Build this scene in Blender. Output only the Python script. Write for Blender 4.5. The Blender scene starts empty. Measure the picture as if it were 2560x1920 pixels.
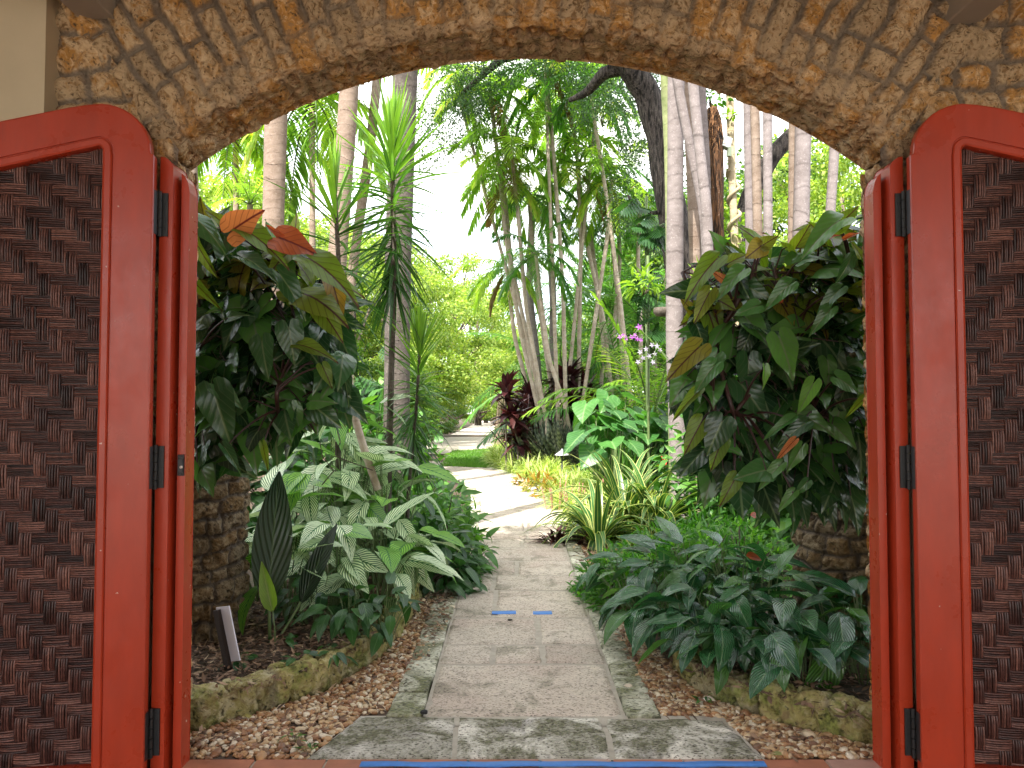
import bpy, math, random
import numpy as np
from mathutils import Vector, Matrix, noise
rad = math.radians
rng = np.random.default_rng(11)
random.seed(11)
SC = bpy.context.scene
COL = SC.collection
F = 769.0
EYE = 1.5
PT = math.atan(28 / F)          # camera pitch (up)
pi = math.pi

# ------------------------------------------------------------------ photo geometry
def ray(px, py):
    cx, cy = (px - 512) / F, (384 - py) / F
    return cx, math.cos(PT) - cy * math.sin(PT), math.sin(PT) + cy * math.cos(PT)
def P(px, py, Y):
    d = ray(px, py); t = Y / d[1]
    return Vector((d[0] * t, Y, EYE + d[2] * t))
def G(px, py, z=0.0):
    d = ray(px, py); t = (z - EYE) / d[2]
    return Vector((d[0] * t, d[1] * t, z))
def XG(px, Y, z=0.0):           # point at height z, distance Y, seen in column px
    return Vector(((px - 512) / F * (Y * math.cos(PT) + (z - EYE) * math.sin(PT)), Y, z))

# ------------------------------------------------------------------ mesh accumulator
class MB:
    def __init__(s):
        s.V, s.U, s.R, s.M, s.F, s.FM = [], [], [], [], [], []
        s.n = 0
    def add(s, V, faces, uv=None, rnd=0.5, mat=0, mort=0.0):
        V = np.asarray(V, float).reshape(-1, 3); k = len(V)
        s.V.append(V)
        s.U.append(np.zeros((k, 2)) if uv is None else np.asarray(uv, float).reshape(-1, 2))
        s.R.append(np.full(k, rnd, float) if np.isscalar(rnd) else np.asarray(rnd, float).ravel())
        s.M.append(np.full(k, mort, float) if np.isscalar(mort) else np.asarray(mort, float).ravel())
        groups = {}
        if isinstance(faces, np.ndarray):
            groups[faces.shape[1]] = faces
        else:
            for f in faces: groups.setdefault(len(f), []).append(f)
        for kk, fs in groups.items():
            fs = np.asarray(fs, int) + s.n
            s.F.append(fs); s.FM.append(np.full(len(fs), mat, int))
        s.n += k
    def box(s, x0, x1, y0, y1, z0, z1, rnd=.5, mat=0):
        V = [(x0,y0,z0),(x1,y0,z0),(x1,y1,z0),(x0,y1,z0),(x0,y0,z1),(x1,y0,z1),(x1,y1,z1),(x0,y1,z1)]
        s.add(V, [(0,3,2,1),(4,5,6,7),(0,1,5,4),(1,2,6,5),(2,3,7,6),(3,0,4,7)], rnd=rnd, mat=mat)
    def grid(s, pts, rnd=.5, mat=0, mort=0.0, closed=False, uv=None):
        pts = np.asarray(pts, float); a, b = pts.shape[:2]
        idx = np.arange(a * b).reshape(a, b)
        if closed: idx = np.concatenate([idx, idx[:, :1]], 1)
        q = np.stack([idx[:-1, :-1], idx[:-1, 1:], idx[1:, 1:], idx[1:, :-1]], -1).reshape(-1, 4)
        if uv is None:
            vv, uu = np.meshgrid(np.linspace(0, 1, a), np.linspace(0, 1, b), indexing='ij')
            uv = np.stack([uu, vv], -1)
        s.add(pts.reshape(-1, 3), q, uv=np.asarray(uv).reshape(-1, 2), rnd=rnd, mat=mat, mort=mort)
    def tube(s, pts, radii, sides=8, rnd=.5, mat=0, cap=True):
        pts = np.asarray([tuple(p) for p in pts], float); n = len(pts)
        radii = np.full(n, radii, float) if np.isscalar(radii) else np.asarray(radii, float)
        tan = np.gradient(pts, axis=0)
        tan /= np.linalg.norm(tan, axis=1)[:, None] + 1e-9
        ref = np.array([0., 1., 0.]) if abs(tan[:, 2]).mean() > .6 else np.array([0., 0., 1.])
        sd = np.cross(tan, ref); sd /= np.linalg.norm(sd, axis=1)[:, None] + 1e-9
        up = np.cross(sd, tan)
        a = np.linspace(0, 2 * pi, sides, endpoint=False)
        ring = pts[:, None] + radii[:, None, None] * (np.cos(a)[None, :, None] * sd[:, None] + np.sin(a)[None, :, None] * up[:, None])
        ln = np.concatenate([[0], np.cumsum(np.linalg.norm(np.diff(pts, axis=0), axis=1))])
        uv = np.stack(np.broadcast_arrays((a / (2 * pi))[None, :], ln[:, None]), -1)
        b = s.n
        s.grid(ring, rnd=rnd, mat=mat, closed=True, uv=uv)
        if cap:
            s.F.append(np.array([list(range(b + (n - 1) * sides, b + n * sides))])); s.FM.append(np.array([mat]))
    def leaves(s, T, pos, M, rnd, mat=0):
        V, Fq, uv = T
        W = np.einsum('nij,kj->nki', M, V) + pos[:, None]
        n, k = W.shape[:2]
        off = (np.arange(n) * k)
        for fs in Fq:
            ff = (fs[None] + off[:, None, None]).reshape(-1, fs.shape[1]) + s.n
            s.F.append(ff); s.FM.append(np.full(len(ff), mat, int))
        s.V.append(W.reshape(-1, 3)); s.U.append(np.tile(uv, (n, 1)))
        s.R.append(np.repeat(np.asarray(rnd, float), k)); s.M.append(np.zeros(n * k)); s.n += n * k
    def straps(s, base, d, L, w, droop, rnd, nseg=7, fold=.25, mat=0, prof=None, twist=0.0):
        base = np.atleast_2d(base).astype(float); n = len(base)
        d = np.array(np.broadcast_to(d, (n, 3)), float); d /= np.linalg.norm(d, axis=1)[:, None] + 1e-9
        L, w, droop, rnd = [np.broadcast_to(np.asarray(q, float), (n,)) for q in (L, w, droop, rnd)]
        side = np.cross(d, [0, 0, 1.0]); nn = np.linalg.norm(side, axis=1)
        bad = nn < .05
        side[bad] = np.array([1., 0, 0]); side /= np.linalg.norm(side, axis=1)[:, None]
        if twist:
            a = rng.uniform(-twist, twist, n)
            side = side * np.cos(a)[:, None] + np.cross(d, side) * np.sin(a)[:, None]
        p = base.copy(); rows = []
        for j in range(nseg + 1):
            t = j / nseg
            ww = (prof(t) if prof else min(1, .45 + 2.2 * t) * (1 - t ** 3.0)) * w * .5
            ww = np.maximum(ww, w * .015)
            nrm = np.cross(side, d); nrm /= np.linalg.norm(nrm, axis=1)[:, None] + 1e-9
            e = side * ww[:, None]
            mid = p - nrm * (ww * fold)[:, None]
            rows.append(np.stack([p - e, mid, p + e], 1))
            d = d + np.stack([np.zeros(n), np.zeros(n), -droop / nseg], 1)
            d /= np.linalg.norm(d, axis=1)[:, None]
            p = p + d * (L / nseg)[:, None]
        W = np.stack(rows, 1)
        k = (nseg + 1) * 3
        idx = np.arange(k).reshape(nseg + 1, 3)
        q = np.stack([idx[:-1, :-1], idx[:-1, 1:], idx[1:, 1:], idx[1:, :-1]], -1).reshape(-1, 4)
        ff = (q[None] + (np.arange(n) * k)[:, None, None]).reshape(-1, 4) + s.n
        s.F.append(ff); s.FM.append(np.full(len(ff), mat, int))
        uv = np.stack(np.broadcast_arrays(np.array([0, .5, 1.])[None], np.linspace(0, 1, nseg + 1)[:, None]), -1).reshape(-1, 2)
        s.V.append(W.reshape(-1, 3)); s.U.append(np.tile(uv, (n, 1))); s.R.append(np.repeat(rnd, k)); s.M.append(np.zeros(n * k)); s.n += n * k
    def mesh(s, name, mats, smooth=True):
        V = np.concatenate(s.V); me = bpy.data.meshes.new(name)
        loops = np.concatenate([f.ravel() for f in s.F]); tot = np.concatenate([np.full(len(f), f.shape[1]) for f in s.F])
        start = np.concatenate([[0], np.cumsum(tot)[:-1]])
        me.vertices.add(len(V)); me.vertices.foreach_set('co', V.ravel())
        me.loops.add(len(loops)); me.loops.foreach_set('vertex_index', loops.astype(np.int32))
        me.polygons.add(len(tot)); me.polygons.foreach_set('loop_start', start.astype(np.int32)); me.polygons.foreach_set('loop_total', tot.astype(np.int32))
        for m in (mats if isinstance(mats, (list, tuple)) else [mats]): me.materials.append(m)
        me.polygons.foreach_set('material_index', np.concatenate(s.FM).astype(np.int32))
        me.polygons.foreach_set('use_smooth', np.full(len(tot), smooth))
        me.update(calc_edges=True)
        ul = me.uv_layers.new(name='UVMap'); U = np.concatenate(s.U)[loops]
        ul.data.foreach_set('uv', U.ravel().astype(np.float32))
        a = me.attributes.new('rnd', 'FLOAT', 'POINT'); a.data.foreach_set('value', np.concatenate(s.R).astype(np.float32))
        a = me.attributes.new('mort', 'FLOAT', 'POINT'); a.data.foreach_set('value', np.concatenate(s.M).astype(np.float32))
        me.update()
        return me
    def obj(s, name, mats, parent=None, smooth=True, loc=None):
        o = bpy.data.objects.new(name, s.mesh(name, mats, smooth)); COL.objects.link(o)
        if parent: o.parent = parent
        if loc is not None: o.location = loc
        return o

def thing(name, label, cat, loc=(0, 0, 0), group=None, rz=0.0, sc=1.0):
    o = bpy.data.objects.new(name, None); COL.objects.link(o)
    o.empty_display_size = .1
    o.location = loc; o.rotation_euler = (0, 0, rz); o.scale = (sc,) * 3
    o['label'] = label; o['category'] = cat
    if group: o['group'] = group
    return o
def tag(o, label, cat, group=None):
    o['label'] = label; o['category'] = cat
    if group: o['group'] = group
    return o
def struct(o):
    o['kind'] = 'structure'; return o
def stuff(o, label, cat):
    o['kind'] = 'stuff'; o['label'] = label; o['category'] = cat; return o
def dup(root, loc, rz=0.0, sc=1.0, label=None, group=None):
    r = root.copy(); COL.objects.link(r); r.location = loc; r.rotation_euler = (0, 0, rz)
    r.scale = (sc,) * 3 if np.isscalar(sc) else sc
    if label: r['label'] = label
    if group: r['group'] = group
    for ch in list(root.children):
        c = ch.copy(); COL.objects.link(c); c.parent = r
        for g in list(ch.children):
            d = g.copy(); COL.objects.link(d); d.parent = c
    return r

# ------------------------------------------------------------------ leaf templates
def leaf_t(nl, wf, fold=.25, droop=.4, wave=0.0, nw=1):
    rows, uv = [], []
    c = np.linspace(-1, 1, 2 * nw + 1)
    y, z, a = 0., 0., 0.
    for j in range(nl + 1):
        t = j / nl; w = wf(t)
        for k in c:
            rows.append((k * w, y, z + fold * abs(k) * w + wave * math.sin(t * 13 + k * 2) * w * abs(k)))
            uv.append(((k + 1) / 2, t))
        a = -droop * (t + .5 / nl)
        y += math.cos(a) / nl; z += math.sin(a) / nl
    m = 2 * nw + 1
    idx = np.arange((nl + 1) * m).reshape(nl + 1, m)
    q = np.stack([idx[:-1, :-1], idx[:-1, 1:], idx[1:, 1:], idx[1:, :-1]], -1).reshape(-1, 4)
    return np.array(rows), [q], np.array(uv)
def ell(w, p=.75, tip=.03):      # elliptical half width profile
    return lambda t: max(.008, w * (math.sin(pi * min(1, t ** p)) ** .75) * (1 - .25 * t))
def heart_t(width=1.0, droop=.35, fold=.15, wave=.03, lobes=1.0):
    ys = [-.24, -.20, -.11, 0, .12, .28, .45, .62, .78, .9, 1.0]
    oo = [.15, .27, .35, .375, .375, .345, .29, .215, .13, .065, .004]
    ii = [.11, .06, .03, 0, 0, 0, 0, 0, 0, 0, 0]
    V, uv, q = [], [], []
    for sgn in (-1, 1):
        b = len(V)
        for y, o, i in zip(ys, oo, ii):
            y = y * lobes if y < 0 else y
            for k in range(4):
                x = (i + (o - i) * k / 3) * width
                z = fold * x - droop * (y ** 2) * (.9 if y > 0 else .6) + wave * math.sin(y * 9 + sgn) * (k / 3) ** 2
                V.append((sgn * x, y, z)); uv.append((.5 + sgn * x / (.75 * width), max(0, y)))
        for r in range(len(ys) - 1):
            for k in range(3):
                a = b + r * 4 + k
                q.append((a, a + 1, a + 5, a + 4) if sgn > 0 else (a, a + 4, a + 5, a + 1))
    return np.array(V), [np.array(q)], np.array(uv)
DIAMOND = (np.array([(0, 0, 0), (.3, .45, .06), (0, 1, -.05), (-.3, .45, .06)], float), [np.array([(0, 1, 2, 3)])], np.array([(.5, 0), (1, .5), (.5, 1), (0, .5)]))
SLIM = (np.array([(0, 0, 0), (.16, .4, .05), (0, 1, -.1), (-.16, .4, .05)], float), [np.array([(0, 1, 2, 3)])], np.array([(.5, 0), (1, .5), (.5, 1), (0, .5)]))
T_ELL = [leaf_t(6, ell(.2), .25, d, .08) for d in (.3, .7, 1.1)]
T_ELLW = [leaf_t(7, ell(.26), .2, d, .06) for d in (.3, .6, 1.0)]
T_LAN = [leaf_t(5, ell(.14), .3, d, 0) for d in (.3, .7, 1.1)]
T_HEART = [heart_t(w, d, f, .04) for w, d, f in ((1, .2, .1), (.9, .45, .25), (1.05, .6, -.1), (.8, .35, .4))]
T_ALOC = [heart_t(1.75, d, .12, .03, 1.4) for d in (.15, .4)]

def norm(a): return a / (np.linalg.norm(a, axis=-1, keepdims=True) + 1e-9)
def frames(d, up, size):
    d = norm(np.asarray(d, float)); up = np.asarray(up, float)
    x = norm(np.cross(d, up)); z = np.cross(x, d)
    return np.stack([x, d, z], -1) * np.asarray(size, float).reshape(-1, 1, 1)
def scatter(mb, Ts, pos, d, up, size, rnd, mat=0):
    n = len(pos); which = rng.integers(0, len(Ts), n); M = frames(d, up, size)
    for k, T in enumerate(Ts):
        m = which == k
        if m.any(): mb.leaves(T, pos[m], M[m], rnd[m], mat)

# ------------------------------------------------------------------ materials
def newmat(name):
    m = bpy.data.materials.new(name); m.use_nodes = True
    nt = m.node_tree; b = nt.nodes['Principled BSDF']
    return m, nt, b, nt.nodes['Material Output']
def nd(nt, t, **kw):
    n = nt.nodes.new(t)
    for k, v in kw.items():
        if k.startswith('i_'): n.inputs[k[2:].replace('_', ' ')].default_value = v
        else: setattr(n, k, v)
    return n
def ramp(nt, fac, stops, interp='LINEAR'):
    r = nt.nodes.new('ShaderNodeValToRGB'); e = r.color_ramp.elements
    r.color_ramp.interpolation = interp
    while len(e) < len(stops): e.new(.5)
    for x, (p, c) in zip(e, stops):
        x.position = p; x.color = (c, c, c, 1) if np.isscalar(c) else (*c, 1)
    nt.links.new(fac, r.inputs[0]); return r.outputs[0]
def mth(nt, op, a, b=None, c=None):
    n = nt.nodes.new('ShaderNodeMath'); n.operation = op
    for i, v in enumerate((a, b, c)):
        if v is None: continue
        if np.isscalar(v): n.inputs[i].default_value = v
        else: nt.links.new(v, n.inputs[i])
    return n.outputs[0]
def mix(nt, fac, a, b, mode='MIX'):
    n = nt.nodes.new('ShaderNodeMix'); n.data_type = 'RGBA'; n.blend_type = mode
    for i, v in ((0, fac), (6, a), (7, b)):
        if np.isscalar(v): n.inputs[i].default_value = v
        elif isinstance(v, tuple): n.inputs[i].default_value = (*v, 1)
        else: nt.links.new(v, n.inputs[i])
    return n.outputs[2]
def tex(nt, kind, scale, detail=4, rough=.6, coord='Object', stretch=None, dist=0.0):
    tc = nt.nodes.new('ShaderNodeTexCoord'); src = tc.outputs[coord]
    if stretch:
        mp = nt.nodes.new('ShaderNodeMapping'); mp.inputs['Scale'].default_value = stretch
        nt.links.new(src, mp.inputs[0]); src = mp.outputs[0]
    n = nt.nodes.new('ShaderNodeTexNoise' if kind == 'N' else 'ShaderNodeTexVoronoi')
    n.inputs['Scale'].default_value = scale
    if kind == 'N':
        n.inputs['Detail'].default_value = detail; n.inputs['Roughness'].default_value = rough; n.inputs['Distortion'].default_value = dist
        out = n.outputs[0]
    else: out = n.outputs[0]
    nt.links.new(src, n.inputs['Vector']); return out
def bump(nt, b, h, s=.5, d=.01):
    n = nt.nodes.new('ShaderNodeBump'); n.inputs['Strength'].default_value = s; n.inputs['Distance'].default_value = d
    nt.links.new(h, n.inputs['Height']); nt.links.new(n.outputs[0], b.inputs['Normal'])
def attr(nt, name):
    n = nt.nodes.new('ShaderNodeAttribute'); n.attribute_name = name; return n.outputs['Fac']

def leaf_mat(name, stops, rough=.38, trans=.35, tcol=None, vein=None, kv=9, slope=.45, vcol=(.3, .4, .2), vamt=.5, mid=None, spec=.5, spots=None, vb=.25, edge=None):
    m, nt, b, out = newmat(name); L = nt.links
    col = ramp(nt, attr(nt, 'rnd'), stops)
    nz = tex(nt, 'N', 6.0, 3)
    col = mix(nt, 1.0, col, ramp(nt, nz, [(.3, .78), (.7, 1.15)]), 'MULTIPLY')
    uvn = nt.nodes.new('ShaderNodeUVMap'); sp = nt.nodes.new('ShaderNodeSeparateXYZ'); L.new(uvn.outputs[0], sp.inputs[0])
    au = mth(nt, 'MULTIPLY', mth(nt, 'ABSOLUTE', mth(nt, 'SUBTRACT', sp.outputs[0], .5)), 2.0)
    if vein:
        ph = mth(nt, 'MULTIPLY', mth(nt, 'SUBTRACT', sp.outputs[1], mth(nt, 'MULTIPLY', au, slope)), kv * 2 * pi)
        wv = mth(nt, 'MULTIPLY_ADD', mth(nt, 'SINE', ph), .5, .5)
        if vein == 'line': vf = ramp(nt, wv, [(.88, 0.), (.99, 1.)])
        else: vf = ramp(nt, wv, [(.42, 0.), (.66, 1.)])
        col = mix(nt, mth(nt, 'MULTIPLY', vf, vamt), col, vcol)
        if vb: bump(nt, b, wv, vb, .006)
    if edge: col = mix(nt, ramp(nt, au, [(edge[0], 0.), (edge[0] + .08, 1.)]), col, edge[1])
    if mid: col = mix(nt, ramp(nt, au, [(.035, 1.), (.085, 0.)]), col, mid)
    if spots: col = mix(nt, ramp(nt, tex(nt, 'N', spots[0], 2), [(.55, 0.), (.62, .8)]), col, spots[1])
    L.new(col, b.inputs['Base Color']); b.inputs['Roughness'].default_value = rough; b.inputs['Specular IOR Level'].default_value = spec
    if trans:
        t = nt.nodes.new('ShaderNodeBsdfTranslucent')
        tc = mix(nt, 1.0, col, tcol or (1.6, 1.7, .7), 'MULTIPLY')
        L.new(tc, t.inputs[0])
        ms = nt.nodes.new('ShaderNodeMixShader'); ms.inputs[0].default_value = trans
        L.new(b.outputs[0], ms.inputs[1]); L.new(t.outputs[0], ms.inputs[2]); L.new(ms.outputs[0], out.inputs[0])
    return m

def coral_mat(name, light=(.50, .36, .21), ochre=(.36, .20, .07), dark=(.10, .07, .045), mortar=(.20, .165, .125), moss=0.0, scale=1.0, mosscol=(.16, .19, .05), och=(.42, .62)):
    m, nt, b, out = newmat(name); L = nt.links
    r = attr(nt, 'rnd')
    n1 = tex(nt, 'N', 11 * scale, 5, .65, dist=1.2); n2 = tex(nt, 'N', 24 * scale, 4, .6, dist=1.5); n3 = tex(nt, 'N', 60 * scale, 3)
    col = mix(nt, ramp(nt, mth(nt, 'ADD', n1, mth(nt, 'MULTIPLY_ADD', r, .3, -.15)), [(och[0], 0.), (och[1], 1.)]), light, ochre)
    col = mix(nt, ramp(nt, n2, [(.36, 1.), (.47, 0.)]), col, (light[0] * .5, light[1] * .42, light[2] * .34))
    col = mix(nt, ramp(nt, n2, [(.56, 0.), (.72, .75)]), col, (light[0] * 1.25, light[1] * 1.28, light[2] * 1.35))
    col = mix(nt, ramp(nt, n3, [(.32, .8), (.42, 0.)]), col, dark)  # darkness of the small pits put into the colour
    col = mix(nt, 1., col, ramp(nt, r, [(0., .72), (1., 1.2)]), 'MULTIPLY')
    mo = attr(nt, 'mort')
    mc = mix(nt, 1., mortar, ramp(nt, n2, [(.3, .75), (.7, 1.2)]), 'MULTIPLY')
    col = mix(nt, mo, col, mc)
    if moss:
        mf = ramp(nt, tex(nt, 'N', 5, 5, .7), [(.62 - moss * .3, 0.), (.70 - moss * .25, 1.)])
        col = mix(nt, mth(nt, 'MULTIPLY', mf, .85), col, mix(nt, ramp(nt, n3, [(.4, 0.), (.6, 1.)]), tuple(c * .35 for c in mosscol), mosscol))
    v = tex(nt, 'V', 38 * scale)
    pit_shade = mth(nt, 'MULTIPLY', ramp(nt, tex(nt, 'V', 30 * scale), [(.14, 1.), (.34, 0.)]), ramp(nt, n1, [(.54, 0.), (.62, 1.)]))  # shade in the larger pits put into the colour, without relief
    col = mix(nt, mth(nt, 'MULTIPLY', pit_shade, mth(nt, 'SUBTRACT', 1.0, mo)), col, dark)
    L.new(col, b.inputs['Base Color']); b.inputs['Roughness'].default_value = .92; b.inputs['Specular IOR Level'].default_value = .2
    h = mth(nt, 'ADD', mth(nt, 'MULTIPLY', ramp(nt, v, [(0., 0.), (.35, 1.)]), .5), mth(nt, 'ADD', n2, mth(nt, 'MULTIPLY', n3, .5)))
    bump(nt, b, h, .9, .018)
    return m

def simple(name, col, rough=.6, var=.15, nscale=8, bmp=.2, bd=.004, metal=0.0, stretch=None, spec=.5, coat=0.0):
    m, nt, b, out = newmat(name)
    n = tex(nt, 'N', nscale, 5, .6, stretch=stretch)
    c = mix(nt, 1., col, ramp(nt, n, [(.25, 1 - var), (.75, 1 + var)]), 'MULTIPLY')
    nt.links.new(c, b.inputs['Base Color']); b.inputs['Roughness'].default_value = rough; b.inputs['Metallic'].default_value = metal
    b.inputs['Specular IOR Level'].default_value = spec; b.inputs['Coat Weight'].default_value = coat
    if bmp: bump(nt, b, n, bmp, bd)
    return m

def bark_mat(name, c1, c2, ring=0.0, rough=.85, spots=.4, spotcol=(.6, .56, .52), vert=False, wn=9.0):
    m, nt, b, out = newmat(name); L = nt.links
    n = tex(nt, 'N', 5, 6, .7, stretch=(1, 1, .25) if vert else (1, 1, 1.6)); nf = tex(nt, 'N', 45, 3)
    col = mix(nt, ramp(nt, n, [(.35, 0.), (.65, 1.)]), c1, c2)
    col = mix(nt, mth(nt, 'MULTIPLY', ramp(nt, nf, [(.58, 0.), (.66, 1.)]), spots), col, spotcol)
    h = n
    if ring:
        uvn = nt.nodes.new('ShaderNodeUVMap'); sp = nt.nodes.new('ShaderNodeSeparateXYZ'); L.new(uvn.outputs[0], sp.inputs[0])
        w = mth(nt, 'FRACT', mth(nt, 'MULTIPLY', mth(nt, 'ADD', sp.outputs[1], mth(nt, 'MULTIPLY', n, .05)), ring))
        w = mth(nt, 'FRACT', mth(nt, 'MULTIPLY', mth(nt, 'ADD', sp.outputs[1], mth(nt, 'ADD', mth(nt, 'MULTIPLY', n, .10), mth(nt, 'MULTIPLY', tex(nt, 'N', 1.1, 2), .5))), ring)); line = mth(nt, 'MULTIPLY', ramp(nt, w, [(0., 1.), (.10, 0.), (.95, 0.), (1., 1.)]), ramp(nt, nf, [(.35, .25), (.6, 1.)]))
        col = mix(nt, mth(nt, 'MULTIPLY', line, .30), col, (c1[0] * .45, c1[1] * .42, c1[2] * .4))
        h = mth(nt, 'ADD', n, mth(nt, 'MULTIPLY', line, -.35))
    if vert:
        v = tex(nt, 'V', wn, stretch=(1, 1, .28)); h = mth(nt, 'MULTIPLY', v, 2.0)
        fz = tex(nt, 'N', wn * 1.6, 4, .6, stretch=(1, 1, .13), dist=.6); h = mth(nt, 'ADD', h, mth(nt, 'MULTIPLY', fz, 2.5))
        col = mix(nt, 1., col, ramp(nt, fz, [(.40, .12), (.56, 1.25)]), 'MULTIPLY')
    L.new(col, b.inputs['Base Color']); b.inputs['Roughness'].default_value = rough; b.inputs['Specular IOR Level'].default_value = .25
    bump(nt, b, h, .7, .02)
    return m

# foliage colours
M_PHIL = leaf_mat('philodendron green', [(0, (.012, .035, .015)), (.35, (.024, .08, .025)), (.6, (.05, .15, .036)), (1, (.11, .25, .035))], .26, .28, vein='line', kv=5, slope=.5, vcol=(.07, .12, .06), vamt=.45, mid=(.10, .15, .07), vb=.12)
M_PHILO = leaf_mat('philodendron olive', [(0, (.11, .20, .02)), (.5, (.17, .21, .025)), (1, (.24, .14, .025))], .36, .52, tcol=(1.8, 1.7, .6), vein='line', kv=5, slope=.5, vcol=(.05, .03, .012), vamt=.5, mid=(.06, .02, .015), vb=.12)
M_PHILR = leaf_mat('philodendron copper', [(0, (.34, .07, .022)), (.6, (.48, .13, .04)), (1, (.56, .23, .09))], .38, .45, tcol=(1.6, 1.3, .8), vein='line', kv=5, slope=.5, vcol=(.16, .02, .01), vamt=.5, mid=(.13, .015, .012), vb=.12)
M_STEMR = simple('dark red stem', (.035, .012, .010), .5, .3, 30)
M_STEMG = simple('green stem', (.10, .15, .05), .5, .2, 30)
M_TWIG = simple('dead twig', (.07, .05, .035), .8, .3, 30)
M_CALA = leaf_mat('striped calathea', [(0, (.70, .84, .52)), (.70, (.86, .92, .70)), (.76, (.20, .42, .05)), (1, (.30, .54, .08))], .40, .28, tcol=(1.05, 1.15, .75), vein='wide', kv=11, slope=.42, vcol=(.02, .14, .02), vamt=.92, mid=(.02, .13, .03), vb=.15, edge=(.90, (.03, .14, .03)))
M_LIME = leaf_mat('lime leaf', [(0, (.18, .34, .03)), (1, (.27, .42, .06))], .4, .45, vein='line', kv=9, vcol=(.10, .22, .02), mid=(.3, .4, .1))
M_DARKLF = leaf_mat('dark quilted leaf', [(0, (.008, .028, .010)), (1, (.016, .045, .016))], .34, .12, vein='wide', kv=7, slope=.5, vcol=(.02, .05, .02), vamt=.5, mid=(.04, .08, .03), vb=.9)
M_GREEN = leaf_mat('mid green leaf', [(0, (.03, .10, .02)), (.6, (.065, .20, .03)), (1, (.14, .30, .04))], .36, .36, vein='line', kv=7, vcol=(.09, .2, .06), vamt=.35, mid=(.12, .22, .07), vb=.2)
M_DEEP = leaf_mat('deep green leaf', [(0, (.014, .055, .018)), (1, (.04, .125, .026))], .32, .3, vein='line', kv=7, vcol=(.05, .12, .05), vamt=.35, mid=(.08, .16, .06), vb=.2)
M_GLOSS = leaf_mat('glossy quilted leaf', [(0, (.02, .10, .04)), (.7, (.035, .15, .045)), (1, (.09, .24, .03))], .20, .2, vein='wide', kv=10, slope=.5, vcol=(.015, .06, .02), vamt=.5, mid=(.12, .22, .11), vb=.6, spec=1.0)
M_FERN = leaf_mat('bright bush leaf', [(0, (.025, .10, .012)), (.6, (.06, .20, .02)), (1, (.15, .34, .03))], .42, .45)
M_LIRI = leaf_mat('cream edged strap leaf', [(0, (.10, .24, .03)), (.6, (.22, .36, .05)), (1, (.38, .46, .12))], .42, .4, edge=(.55, (.55, .58, .24)))
M_STRAP = leaf_mat('yellow striped strap leaf', [(0, (.02, .08, .02)), (1, (.05, .15, .035))], .33, .28, edge=(.74, (.50, .52, .18)), mid=(.30, .36, .10), vein=None)
M_CORD = leaf_mat('burgundy leaf', [(0, (.018, .007, .010)), (.7, (.05, .014, .018)), (1, (.10, .035, .028))], .35, .28, tcol=(1.5, .8, .7), mid=(.09, .025, .025))
M_SANS = leaf_mat('mottled grey sword leaf', [(0, (.06, .085, .06)), (1, (.15, .17, .11))], .5, .08, vein='wide', kv=10, slope=0.02, vcol=(.014, .024, .018), vamt=.8, vb=0)
M_CROT = leaf_mat('golden orange leaf', [(0, (.09, .15, .015)), (.55, (.24, .22, .025)), (1, (.34, .14, .02))], .45, .35)
M_ALOC = leaf_mat('elephant ear leaf', [(0, (.03, .12, .025)), (1, (.07, .21, .04))], .4, .35, vein='line', kv=5, slope=.5, vcol=(.13, .27, .09), vamt=.6, mid=(.16, .3, .1), vb=.3)
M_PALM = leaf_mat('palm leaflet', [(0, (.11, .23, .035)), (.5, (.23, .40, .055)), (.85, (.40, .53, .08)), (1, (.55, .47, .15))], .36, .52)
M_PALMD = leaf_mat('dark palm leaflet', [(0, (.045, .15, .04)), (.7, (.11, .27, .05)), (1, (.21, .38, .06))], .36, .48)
M_PALMDRY = leaf_mat('dry palm leaflet', [(0, (.16, .09, .03)), (1, (.30, .20, .08))], .6, .3)
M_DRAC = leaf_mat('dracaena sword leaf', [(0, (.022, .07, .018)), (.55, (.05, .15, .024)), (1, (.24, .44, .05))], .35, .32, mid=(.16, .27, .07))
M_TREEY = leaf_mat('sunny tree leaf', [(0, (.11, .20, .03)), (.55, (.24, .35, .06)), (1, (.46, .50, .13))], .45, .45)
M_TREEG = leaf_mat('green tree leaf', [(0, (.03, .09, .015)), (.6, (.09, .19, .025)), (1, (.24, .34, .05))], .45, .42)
M_OAKLF = leaf_mat('fine oak leaf', [(0, (.03, .075, .04)), (1, (.09, .17, .06))], .45, .35)
M_PURP = leaf_mat('purple petal', [(0, (.34, .07, .45)), (1, (.60, .22, .66))], .5, .4, tcol=(1.2, 1, 1.2))
M_WHITP = leaf_mat('pale petal', [(0, (.40, .34, .50)), (1, (.62, .58, .68))], .5, .4, tcol=(1.1, 1.1, 1.1))
M_PINKF = leaf_mat('salmon spike', [(0, (.36, .17, .11)), (1, (.5, .29, .2))], .6, .3, tcol=(1.2, 1, 1))
M_REDF = leaf_mat('red bract', [(0, (.6, .03, .02)), (1, (.8, .08, .04))], .5, .3, tcol=(1.2, 1, 1))
M_GRASS = leaf_mat('lawn blade', [(0, (.06, .17, .015)), (1, (.14, .30, .03))], .5, .4)
M_LITTER = leaf_mat('leaf litter', [(0, (.05, .03, .018)), (.5, (.15, .085, .05)), (.88, (.30, .19, .12)), (1, (.42, .32, .2))], .85, 0)
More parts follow.
